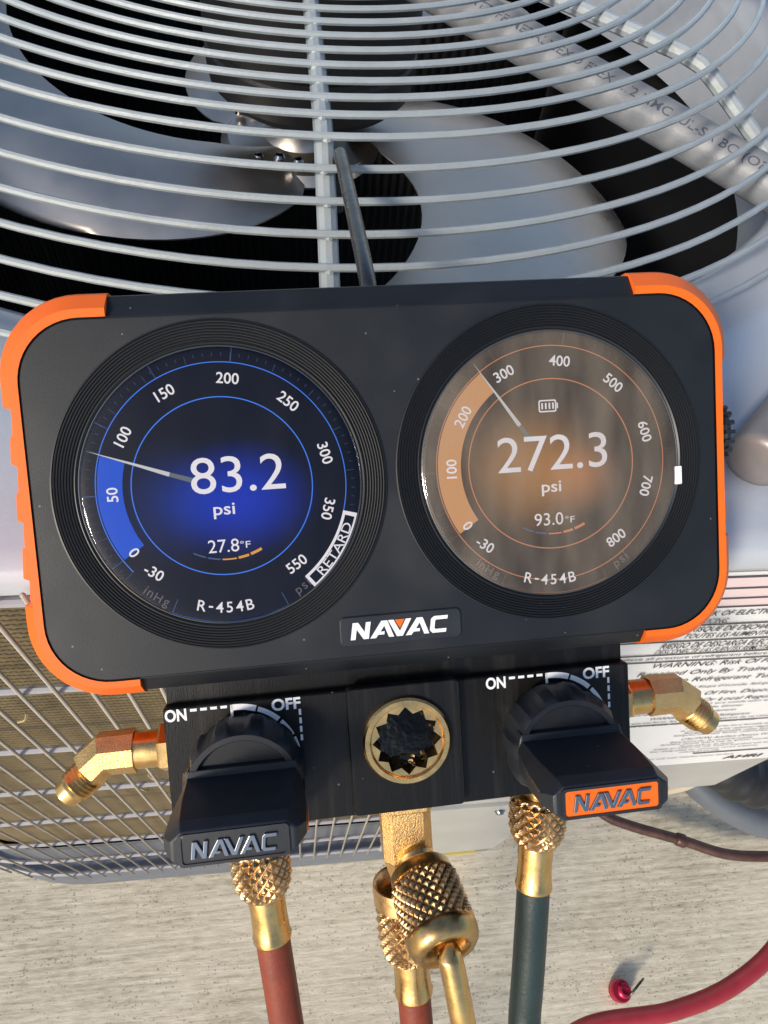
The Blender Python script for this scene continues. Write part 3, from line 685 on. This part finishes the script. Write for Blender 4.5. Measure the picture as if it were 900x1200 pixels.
        o1 = rrect(.0027, .0018, .0018, .0006, 4); o2 = rrect(.0023, .0014, .0014, .0004, 4); n_ = len(o1)
        fr = [([Vector((x - .0006, y + .0171, 0)) for x, y in o1 + o2], [(i, (i + 1) % n_, n_ + (i + 1) % n_, n_ + i) for i in range(n_)])]
        fr += [strip((-.0022 + .0011 * i, .0162), (-.0022 + .0011 * i, .0180), .0005, .0005, 0) for i in range(4)]
        fr.append(strip((.0024, .0163), (.0024, .0179), .0004, .0004, 0))
        lay('battery_symbol', join(*fr), W_, base + .00026)
    # domed cover glass
    pf = [(.0001, .0016)] + [(.0385 * math.sin(i / 10 * math.pi / 2), .0009 + .0007 * math.cos(i / 10 * math.pi / 2)) for i in range(1, 11)] + [(.0389, .0005)]
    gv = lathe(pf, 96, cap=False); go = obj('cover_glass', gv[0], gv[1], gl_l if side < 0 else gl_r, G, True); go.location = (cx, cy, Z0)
    lay('glass_rim', lathe([(.0392, .0002), (.0391, .0006), (.03885, .0007), (.0386, .0005)], 128, cap=False), rimm, Z0)
    return G
rimm = mat('dark_glass_rim', (.05, .055, .06), .12, coat=1)
e_needle = emis('lit_needle', (.55, .55, .55), .8); e_needle2 = emis('lit_needle_tail', (.12, .14, .15), .8)
e_dimo = emis('dim_orange_pixels', (.14, .075, .05), .5)
GL = gauge(-.0479, .0024, -1); GR = gauge(.0479, .0024, 1)
dp('protective_film_tab', loft([(rrect(.0011, .0027, .0027, .0003, 3, .0869, -.0035), Z0 + .0004), (rrect(.0011, .0027, .0027, .0003, 3, .0869, -.0035), Z0 + .0010)]), whitep, smooth=False)

# maker's lettering, drawn as flat shapes
def wordmark(width, h, M, depth=.0002, tri=None):
    N_ = [(0, 0), (.16, 1), (.46, 1), (.78, .42), (.88, 1), (1.14, 1), (.98, 0), (.70, 0), (.36, .60), (.26, 0)]
    A_ = [(0, 0), (.66, 1), (.98, 1), (1.30, 0), (1.02, 0), (.80, .70), (.70, .54), (.58, .36), (.80, .36), (.78, .18), (.44, .18), (.32, 0)]
    V_ = [(.0, 1), (.30, 1), (.62, .30), (.98, 1), (1.28, 1), (.76, 0), (.44, 0)]
    C_ = [(.16, .85), (.34, 1), (1.10, 1), (1.06, .78), (.44, .78), (.38, .72), (.32, .28), (.38, .22), (.98, .22), (.94, 0), (.20, 0), (.06, .16)]
    parts = []; x = 0
    for k, (L_, adv) in enumerate(((N_, 1.06), (A_, 1.02), (V_, .92), (A_, 1.28), (C_, 1.1))):
        parts.append([(px + x, py) for px, py in L_]); x += adv
    s = width / (x + .05)
    return [tf(prism([((px - x / 2) * s, (py - .5) * h) for px, py in L_], 0, depth), M) for L_ in parts], s, x
badge = dp('name_plate', loft([(rrect(.0180, .0044, .0044, .0016, 5, .0000, -.0425), .0002), (rrect(.0180, .0044, .0044, .0016, 5, .0000, -.0425), .0010), (rrect(.0177, .0041, .0041, .0014, 5, 0, -.0425), .0012)]), blackrub, angle=30)
MB_ = T(-.0005, -.0424, .00122, 0)
ls, s_, x_ = wordmark(.0294, .0050, MB_)
for L_ in ls: dp('raised_letter', L_, whitep, badge, smooth=False)
dp('orange_triangle', tf(prism([((2.44 - x_ / 2) * s_, .5 * .005), ((2.98 - x_ / 2) * s_, .5 * .005), ((2.71 - x_ / 2) * s_, -.02 * .005)], 0, .0003), MB_), orange, badge, smooth=False)

# manifold block
blk = dp('manifold_block', loft([([(x * 1, y) for x, y in rrect(.0708, .0195, .0195, .0008, 3, 0, -.0805)], -.0310), (rrect(.0708, .0195, .0195, .0008, 3, 0, -.0805), -.0024), (rrect(.0704, .0191, .0191, .0006, 3, 0, -.0805), -.0020)]), blackal, angle=30)
dp('neck', box(-.0702, .0702, -.0612, -.045, -.030, -.006), blackal, smooth=False)
pl = rrect(.0170, .0193, .0197, .0016, 11, -.0006, -.0790)
n_ = len(pl)
def circ(r, n): return [(-.0005 + r * math.cos(2 * math.pi * (i + .5) / n + R(0)), -.0765 + r * math.sin(2 * math.pi * (i + .5) / n)) for i in range(n)]
dp('centre_plate', loft([(pl, -.0020), (pl, .0008), ([(x * .985, (y + .079) * .985 - .079) for x, y in pl], .0012), (circ(.0128, n_), .0012), (circ(.0128, n_), -.0015)], False, False), blackal, angle=30)
rgp = [(.0105, .0022), (.0112, .0034), (.0126, .0034), (.0132, .0026), (.0132, -.0015)]
rg = dp('sight_glass_ring', lathe(rgp, 96, T(-.0005, -.0765), cap=False), brass, angle=25)
NS = 24
V = []; F = []
for z in (.0024, -.0012):
    for i in range(NS):
        a = 2 * math.pi * i / NS; r = .0104 if i % 2 == 0 else .0084
        if z < 0: r *= .96
        V.append(Vector((-.0005 + r * math.cos(a), -.0765 + r * math.sin(a), z)))
for i in range(NS): F.append((i, (i + 1) % NS, NS + (i + 1) % NS, NS + i))
for i in range(NS): V.append(Vector((-.0005 + .0113 * math.cos(2 * math.pi * i / NS), -.0765 + .0113 * math.sin(2 * math.pi * i / NS), .0024)))
for i in range(NS): F.append((i, (i + 1) % NS, 2 * NS + (i + 1) % NS, 2 * NS + i))
dp('twelve_point_socket', (V, F), brass, rg, smooth=False)
dp('sight_lens', lathe([(.0001, .0004), (.004, .0001), (.0104, -.0011)], 48, T(-.0005, -.0765, 0), cap=False), glassk, rg)
# printed ON / OFF marks
def marks(cx):
    z = -.00192; P = []
    def t(s, x, y, h, wd): P.append(text(s, h=h, wd=wd, M=T(cx + x, y, 0), bold=.03))
    t('ON', -.0192, -.0632, .0037, .0062); t('OFF', .0127, -.0631, .0036, .0085)
    for i in range(4): P.append(strip((cx - .0150 + .0029 * i, -.0621), (cx - .0131 + .0029 * i, -.0621), .0008, .0008, 0))
    P.append(strip((cx - .0031, -.0617), (cx - .0031, -.0655), .0008, .0008, 0))
    for a0, a1, r0, r1 in ((95, 71, .0165, .0183), (69, 46, .0166, .0181), (43, 25, .0168, .0180), (22, 9, .0170, .0180), (6, 3, .0173, .0180)):
        P.append(tf(ring_band(r0, r1, a0, a1, 0, 12), T(cx - .0018, -.0799, 0)))
    for i in range(4): P.append(strip((cx + .0166, -.0650 - .0026 * i), (cx + .0166, -.0668 - .0026 * i), .0007, .0007, 0))
    V_, F_ = join(*P); return [v + Vector((0, 0, z)) for v in V_], F_
dp('printed_marks', marks(-.0480), whitep, blk, smooth=False); dp('printed_marks', marks(.0475), whitep, blk, smooth=False)

# valve knobs: scalloped skirt, recessed face, tall tapering grip bar with a badge on its end
def knob(cx, cy, badge_m, lab):
    V = []; F = []; n = 120
    def rad_(i, r, amt):
        a = 2 * math.pi * i / n; s = math.cos(a * 11 + 1.2); return r - amt * min(1, max(0, s + .25) * 1.6)
    prof_ = [(.0158, -.0019, .0), (.0162, -.0005, .0004), (.0172, .0015, .0010), (.0174, .0070, .0012), (.0170, .0105, .0011), (.0162, .0128, .0005), (.0156, .0136, 0), (.0141, .0136, 0), (.0138, .0132, 0), (.0136, .0116, 0), (.0001, .0116, 0)]
    for r, h, amt in prof_:
        for i in range(n):
            a = 2 * math.pi * i / n; V.append(Vector((rad_(i, r, amt) * math.cos(a), rad_(i, r, amt) * math.sin(a), h)))
    for j in range(len(prof_) - 1):
        for i in range(n): k = (i + 1) % n; F.append((j * n + i, j * n + k, (j + 1) * n + k, (j + 1) * n + i))
    K = dp('valve_knob', tf((V, F), T(cx, cy)), blackrub, angle=28); K['label'] = lab
    def oc(hw, tw, yt, yb, c): return [(tw, yt), (-tw, yt), (-hw, yt - c), (-hw, yb + c), (-tw, yb), (tw, yb), (hw, yb + c), (hw, yt - c)]
    bar = loft([(oc(.0152, .0146, .0070, -.0066, .0012), .0100), (oc(.0152, .0146, .0070, -.0066, .0012), .0138), (oc(.0160, .0146, .0052, -.0056, .0028), .0142), (oc(.0172, .0140, .0052, -.0054, .0034), .0270), (oc(.0171, .0130, .0052, -.0054, .0038), .0365), (oc(.0150, .0124, .0042, -.0046, .0020), .0402), (oc(.0142, .0120, .0038, -.0042, .0014), .0405)])
    br = dp('grip_bar', tf(bar, T(cx, cy)), blackrub, K, angle=14)
    bv = br.modifiers.new('bevel', 'BEVEL'); bv.width = .0011; bv.segments = 3; bv.limit_method = 'ANGLE'; bv.angle_limit = R(12)
    by = cy - .0002
    dp('badge_rim', tf(loft([(rrect(.0130, .0040, .0040, .0010, 4), .0402), (rrect(.0130, .0040, .0040, .0010, 4), .0410), (rrect(.0122, .0033, .0033, .0008, 4), .0410), (rrect(.0122, .0033, .0033, .0008, 4), .0406)], False, False), T(cx, by)), blackrub, K, angle=30)
    dp('badge', tf(loft([(rrect(.0123, .0034, .0034, .0008, 4), .0402), (rrect(.0123, .0034, .0034, .0008, 4), .0407)]), T(cx, by)), badge_m, K, angle=30)
    ls_, _, _ = wordmark(.0206, .0044, T(cx, by, .0406), depth=.0007)
    wl = dp('badge_lettering', join(*ls_), chrome, K, smooth=False)
    bv = wl.modifiers.new('bevel', 'BEVEL'); bv.width = .00028; bv.segments = 2; bv.limit_method = 'ANGLE'; bv.angle_limit = R(40)
    dp('pointer_mark', tf(([(.01745, -.0006, .0250), (.01745, -.0030, .0250), (.01745, -.0030, .0330), (.01745, -.0006, .0330), (.0160, -.0006, .0250), (.0160, -.0030, .0250), (.0160, -.0030, .0330), (.0160, -.0006, .0330)], [(0, 1, 2, 3), (4, 7, 6, 5), (0, 4, 5, 1), (1, 5, 6, 2), (2, 6, 7, 3), (3, 7, 4, 0)]), T(cx, cy)), orange, K, smooth=False)
knob(-.0478, -.0806, blackrub, 'black knob with black name badge on the left'); knob(.0455, -.0806, orange, 'black knob with orange name badge on the right')

# side flare fittings
def fitting(s):
    y, z = -.0770, -.0140
    pts = [(.0822, y, z), (.0915, y, z), (.0962, y - .0040, z)]
    body = tube([(s * px, py, pz) for px, py, pz in pts], [.0067, .0067, .0065], 8, ph=R(22.5))
    el = dp('flare_elbow', body, brasscast, smooth=False)
    dirv = Vector((s * .78, -.62, .02)).normalized(); p0 = Vector((s * .0930, y - .0028, z))
    dp('collar', join(lathe([(.0057, 0), (.0057, .0125)], 40, axis_to((s * .0712, y, z), (s, 0, 0))), lathe([(.0076, 0), (.0076, .0034), (.0071, .0040)], 6, axis_to((s * .0709, y, z), (s, 0, 0)))), brass, el, angle=30)
    th = [(.0046, .000), (.0056, .0035)]
    for i in range(5): h = .0040 + i * .0014; th += [(.0059, h), (.0053, h + .0007)]
    th += [(.0055, .0112), (.0048, .0118), (.0046, .0148), (.0038, .0154), (.0026, .0154), (.0024, .0120), (.0001, .0118)]
    th = [(r_ * .94, h_ * .95) for r_, h_ in th]
    dp('threaded_end', lathe(th, 40, axis_to(p0, dirv)), brass, el, angle=25)
fitting(-1); fitting(1)

# hanging hook: steel rod that lies over the fan guard
inv = DM.inverted()
hk = [DM @ Vector((-.0012, .035, -.026)), DM @ Vector((-.0012, .052, -.0225)), Vector((.0247, .0655, .7765)), Vector((.0236, .110, .7705)), Vector((.0224, .152, .7640)), Vector((.0222, .1600, .7622)), Vector((.0222, .1640, .7575)), Vector((.0222, .1645, .7480)), Vector((.0222, .1640, .7350))]
hp = smooth_path(hk, 8)
dp('hanging_hook', tube([inv @ p for p in hp], [.0027] * (len(hp) - 10) + [.0026] * 10, 16), steel)
dp('hook_bracket', tf(box(-.012, .012, .030, .046, -.040, -.0335), Matrix.Identity(4)), blackrub, smooth=False)

# ------------------------------------------------------------------ hoses and their brass couplings
def knurl(r, h0, h1, M, nd=20, amp=.00085, lip=.0, top=True, dome=.35, ns=8):
    """barrel with a cut diamond knurl"""
    n = nd * ns; rows = int((h1 - h0) / (2 * math.pi * r / nd) * ns) + 1; V = []; F = []; P = []
    for j in range(rows + 1):
        u = j / rows; h = h0 + (h1 - h0) * u
        rr = r * (1 - dome * max(0, u - .55) ** 2 * 2) * (1 - .25 * max(0, .12 - u) * 4)
        P.append((rr, h))
    V = []
    for j, (rr, h) in enumerate(P):
        for i in range(n):
            a = 2 * math.pi * i / n; p_ = i / ns; q_ = (h - h0) / (2 * math.pi * r / nd)
            t1 = abs(((p_ + q_) % 1) - .5) * 2; t2 = abs(((p_ - q_) % 1) - .5) * 2
            d_ = min(1, 1.15 * min(t1, t2))
            fade = min(1, j / 3, (rows - j) / 3)
            x = rr - amp * (1 - d_) * fade - amp * .4 * (1 - fade)
            V.append(Vector((x * math.cos(a), x * math.sin(a), h)))
    for j in range(len(P) - 1):
        for i in range(n): k = (i + 1) % n; F.append((j * n + i, j * n + k, (j + 1) * n + k, (j + 1) * n + i))
    F += [tuple(range(n))[::-1], tuple((len(P) - 1) * n + i for i in range(n))]
    return [M @ v for v in V], F
def ferrule(r, L_, M):
    p = [(r * .90, 0), (r * 1.0, .0012), (r * 1.02, .003), (r * .97, L_ * .5), (r * 1.0, L_ - .003), (r * 1.06, L_ - .0018), (r * 1.06, L_ - .0006), (r * .98, L_), (r * .8, L_)]
    n = 48; V = []; F = []
    for j, (rr, h) in enumerate(p):
        for i in range(n):
            a = 2 * math.pi * i / n; c_ = .035 * max(0, math.cos(4 * a)) ** 8 if 2 < j < 6 else 0
            V.append(M @ Vector((rr * (1 + c_) * math.cos(a), rr * (1 + c_) * math.sin(a), h)))
    for j in range(len(p) - 1):
        for i in range(n): k = (i + 1) % n; F.append((j * n + i, j * n + k, (j + 1) * n + k, (j + 1) * n + i))
    F.append(tuple(range(n))[::-1]); return V, F
def hose(x, y, z, name_m, lab, path, ang=0, nut_r=.0097):
    d_ = Vector((math.sin(R(ang)), -math.cos(R(ang)), 0)); M = axis_to((x, y, z), d_)
    P0 = DM @ Vector((x, y, z)); T_ = empty('service_hose', lab, 'hose', Matrix.Translation(P0)); I = Matrix.Translation(-P0) @ DM
    obj('knurled_nut', *tf(knurl(nut_r, .0, .0160, M, 17, amp=.0010, dome=.55), I), brassd, T_, False)
    obj('ferrule', *tf(ferrule(.0058, .0178, M @ Matrix.Translation((0, 0, .0145))), I), brass, T_, True, 30)
    q0 = M @ Vector((0, 0, .0310)); q1 = M @ Vector((0, 0, .045)); q2 = M @ Vector((0, -.001, .075)); q3 = M @ Vector((0, -.006, .105))
    pts = smooth_path([DM @ q0, DM @ q1, DM @ q2, DM @ q3] + [Vector(p) for p in path], 10)
    obj('hose_tube', *[(a if i else [v - P0 for v in a]) for i, a in enumerate(tube(pts, .0055, 20))], name_m, T_, True, 60)
    return T_
for x, z in ((-.0478, -.0150), (.0445, -.0155)): dp('port_stub', lathe([(.0062, 0), (.0062, .014)], 24, axis_to((x, -.0985, z), (0, -1, 0))), brass)
hose(-.0482, -.1125, -.0150, hoser, 'brick red hose hanging from the left port below the black badge knob', [(-.002, -.190, .50), (-.002, -.230, .30), (.00, -.34, .012), (.1, -.6, .007)], 4)
hose(.0445, -.1075, -.0155, hoseg, 'dark green hose hanging from the right port below the orange badge knob', [(.072, -.190, .50), (.085, -.230, .30), (.10, -.36, .012), (.16, -.7, .007)], -6)

# centre port: hex body, front coupling with brass tube, rear coupling with its own hose
cb = dp('centre_port_body', join(
    lathe([(.0088, 0), (.0088, .0045), (.0082, .0050)], 6, axis_to((-.0010, -.0965, -.0130), (0, -1, 0)), ph=R(0)),
    loft([(rrect(.0085, .0085, .0085, .0028, 1), 0), (rrect(.0078, .0080, .0080, .0026, 1), .014), (rrect(.0055, .0060, .0060, .002, 1), .019)]) if False else
    tf(loft([(rrect(.0087, .0084, .0084, .0026, 1), -.004), (rrect(.0087, .0084, .0084, .0026, 1), .0012), (rrect(.0078, .0074, .0074, .0028, 1), .0020), (rrect(.0078, .0074, .0074, .0028, 1), .0180), (rrect(.0056, .0055, .0055, .002, 1), .0260)]), axis_to((-.0010, -.1015, -.0130), (0, -1, 0)))), brasscast, smooth=False)
dF = Vector((.15, -.47, .84)).normalized(); p0 = Vector((.0010, -.1190, -.0070))
dp('swivel_ball', lathe([(.0042, 0), (.0056, .002), (.0060, .0035), (.0052, .005), (.0042, .0055), (.0042, .009)], 32, axis_to(p0 - dF * .003, dF)), brass, cb)
NP = DM @ (p0 + dF * .004); NE = empty('charging_coupler', 'knurled brass coupler stamped 2020 pointing forward, bent brass tube below it', 'coupler', Matrix.Translation(NP)); I = Matrix.Translation(-NP) @ DM
MF = axis_to(p0 + dF * .0035, dF)
obj('knurled_sleeve', *tf(knurl(.0109, .0035, .0196, MF, 22, amp=.0010, dome=-.06), I), brassd, NE, False)
obj('collar', *tf(lathe([(.0072, .0002), (.0088, .0), (.0095, .0008), (.0100, .0038)], 48, MF), I), wornb, NE, True, 40)
obj('rolled_lip', *tf(lathe([(.0100, .0190), (.0108, .0195), (.0108, .0210), (.0105, .0226), (.0098, .0241), (.0086, .0251), (.0071, .0252), (.0060, .0244), (.0056, .0220), (.0001, .0215)], 56, MF), I), wornb, NE, True, 60)
st = []
for k, ch in enumerate('2020'):  # stamped year round the collar
    a = R(-96 + 16 * k); tt = text(ch, h=.0024)
    up_ = MF.to_3x3() @ Vector((math.cos(a), math.sin(a), 0)); ax = MF.to_3x3() @ Vector((0, 0, 1)); rt_ = up_.cross(ax)
    o_ = MF @ Vector(((.00990 * math.cos(a)), (.00990 * math.sin(a)), .0021))
    st.append(([I @ (o_ + rt_ * (-v.x) * 1 + ax * (-v.y)) for v in tt[0]], tt[1]))
obj('stamped_year', *join(*st), blackink, NE, False)
tp = [MF @ Vector((0, 0, .018)), MF @ Vector((.0, 0, .026)), MF @ Vector((.0, 0, .0280)), Vector((.0085, -.1560, .0205)), Vector((.0100, -.1760, .0110)), Vector((.014, -.215, -.004)), Vector((.016, -.24, -.010))]
obj('brass_tube', *tf(tube(smooth_path(tp, 8), [.0036] * 49, 16), I), brass, NE, True, 60)
# rear coupling
M2 = axis_to((-.0015, -.1375, -.0215), Vector((.02, -1, 0)))
P2 = DM @ Vector((-.0015, -.1375, -.0215)); H2 = empty('service_hose', 'red hose on the middle port, half hidden behind the forward brass coupler', 'hose', Matrix.Translation(P2)); I = Matrix.Translation(-P2) @ DM
obj('knurled_nut', *tf(knurl(.0106, .003, .0230, M2, 20, amp=.0010, dome=.35), I), brassd, H2, False)
obj('open_rim', *tf(lathe([(.0090, .006), (.0095, -.002), (.0106, -.0026), (.0109, -.001), (.0108, .004)], 48, M2, cap=False), I), brassd, H2, True, 60)
obj('ferrule', *tf(ferrule(.0061, .0170, M2 @ Matrix.Translation((0, 0, .0215))), I), brass, H2, True, 30)
pts = smooth_path([DM @ (M2 @ Vector((0, 0, .037))), DM @ (M2 @ Vector((0, 0, .055))), DM @ (M2 @ Vector((0, 0, .085))), (.036, -.190, .46), (.036, -.20, .32), (.06, -.27, .12), (.07, -.42, .010), (.1, -.7, .007)], 10)
obj('hose_tube', [v - P2 for v in tube(pts, .0057, 20)[0]], tube(pts, .0057, 20)[1], hoser, H2, True, 60)

# ------------------------------------------------------------------ loose things
def solo(name, vf, m, lab, cat, smooth=True, angle=60, org=None):
    org = org or sum((Vector(v) for v in vf[0]), Vector()) / len(vf[0])
    o = obj(name, [Vector(v) - org for v in vf[0]], vf[1], m, None, smooth, angle); o.location = org; return tag(o, lab, cat)
cq = DM @ Vector((.0158, -.236, -.0098))
cp = smooth_path([cq, cq + Vector((.002, -.024, -.030)), (.052, -.235, .46), (.090, -.225, .34), (.145, -.190, .295), (.2000, -.1600, .30), (.270, -.1560, .30), (.325, -.1440, .30), (.375, -.1180, .30), (.43, -.070, .28), (.52, .0, .21), (.60, -.02, .08), (.66, -.15, .008), (.80, -.5, .008)], 12)
solo('refrigerant_hose', tube(cp, .0063, 20), hosec, 'crimson hose curving across the lower right corner above the concrete', 'hose')
lq = smooth_path([(.330, .060, .040), (.3640, .0260, .030), (.395, .0100, .028), (.455, -.0110, .028), (.505, -.0300, .028), (.560, -.0370, .028), (.66, -.045, .028)], 10)
solo('copper_line', join(tube(lq, .0062, 14), lathe([(.0064, 0), (.0078, .002), (.0080, .010), (.0064, .013)], 18, axis_to((.448, -.0085, .028), (.92, -.38, 0)))), copper, 'tarnished copper liquid line with a joint, running right above the concrete', 'pipe')
iv = []
ip = smooth_path([(.375, .10, .25), (.415, .038, .225), (.465, .016, .205), (.55, .010, .19), (.66, .012, .18)], 14)
irr = [.026 + .0016 * math.sin(i * 1.25) for i in range(len(ip))]
solo('insulated_suction_line', tube(ip, irr, 24), insul, 'black ribbed foam insulated pipe at the right edge below the label panel', 'pipe')
gp = smooth_path([(.405, .06, .15), (.450, .014, .14), (.50, -.012, .13), (.57, -.022, .12), (.66, -.02, .13)], 12)
solo('grey_pipe', tube(gp, .016, 24), greyp, 'blue grey plastic pipe curving under the black insulated line', 'pipe')
bw = smooth_path([(.255, .02, .27), (.290, .004, .262), (.330, .004, .262), (.362, .010, .275), (.385, .04, .30)], 12)
solo('control_wire', tube(bw, .0045, 12), beige, 'beige wire looping below the bottom edge of the service panel', 'wire')
# bare metal tube end lying on the top panel
tm = axis_to((.1700, .0310, .7245), Vector((.74, .67, .02)))
solo('metal_tube', lathe([(.0001, 0), (.0085, .0004), (.0112, .0018), (.0119, .0040), (.0120, .10)], 40, tm), finger, 'grey brown round ended metal tube on the top panel at the right edge', 'tube')
# red cap with a pull ring
ct = empty('valve_cap', 'small red metal valve cap with a wire ring on the concrete', 'valve cap', Matrix.Translation((.3445, -.152, 0)))
obj('cap_body', *lathe([(.0001, .001), (.0100, .001), (.0112, .003), (.0112, .005), (.0104, .006), (.0112, .007), (.0112, .0125), (.0100, .0145), (.0001, .0145)], 40), redal, ct, True, 40)
obj('cap_skirt', *lathe([(.0070, .0140), (.0074, .0170), (.0060, .0185), (.0035, .0190), (.0032, .0165), (.0001, .0165)], 32, Matrix.Translation((.002, 0, 0))), redal, ct, True, 40)
obj('pull_ring', *tube([Vector((.013 + .010 * math.cos(a), .002 + .007 * math.cos(a) + .002 * math.sin(a), .024 + .007 * math.sin(a))) for a in [2 * math.pi * i / 32 for i in range(32)]], .0011, 8, closed=True), steel, ct)
# bits of dry grass caught in the grille
for k, (x, z, a, L_) in enumerate(((-.118, .40, 20, .022), (-.098, .415, 90, .016), (-.137, .55, 60, .018), (-.100, .655, 80, .008), (-.108, .385, 110, .014))):
    c_, s_ = math.cos(R(a)) * L_ / 2, math.sin(R(a)) * L_ / 2
    apart('straw', tube(smooth_path([(x - c_, .010, z - s_), (x + .002, .008, z + .001), (x + c_, .009, z + s_)], 4), .0007, 5), straw, grille)
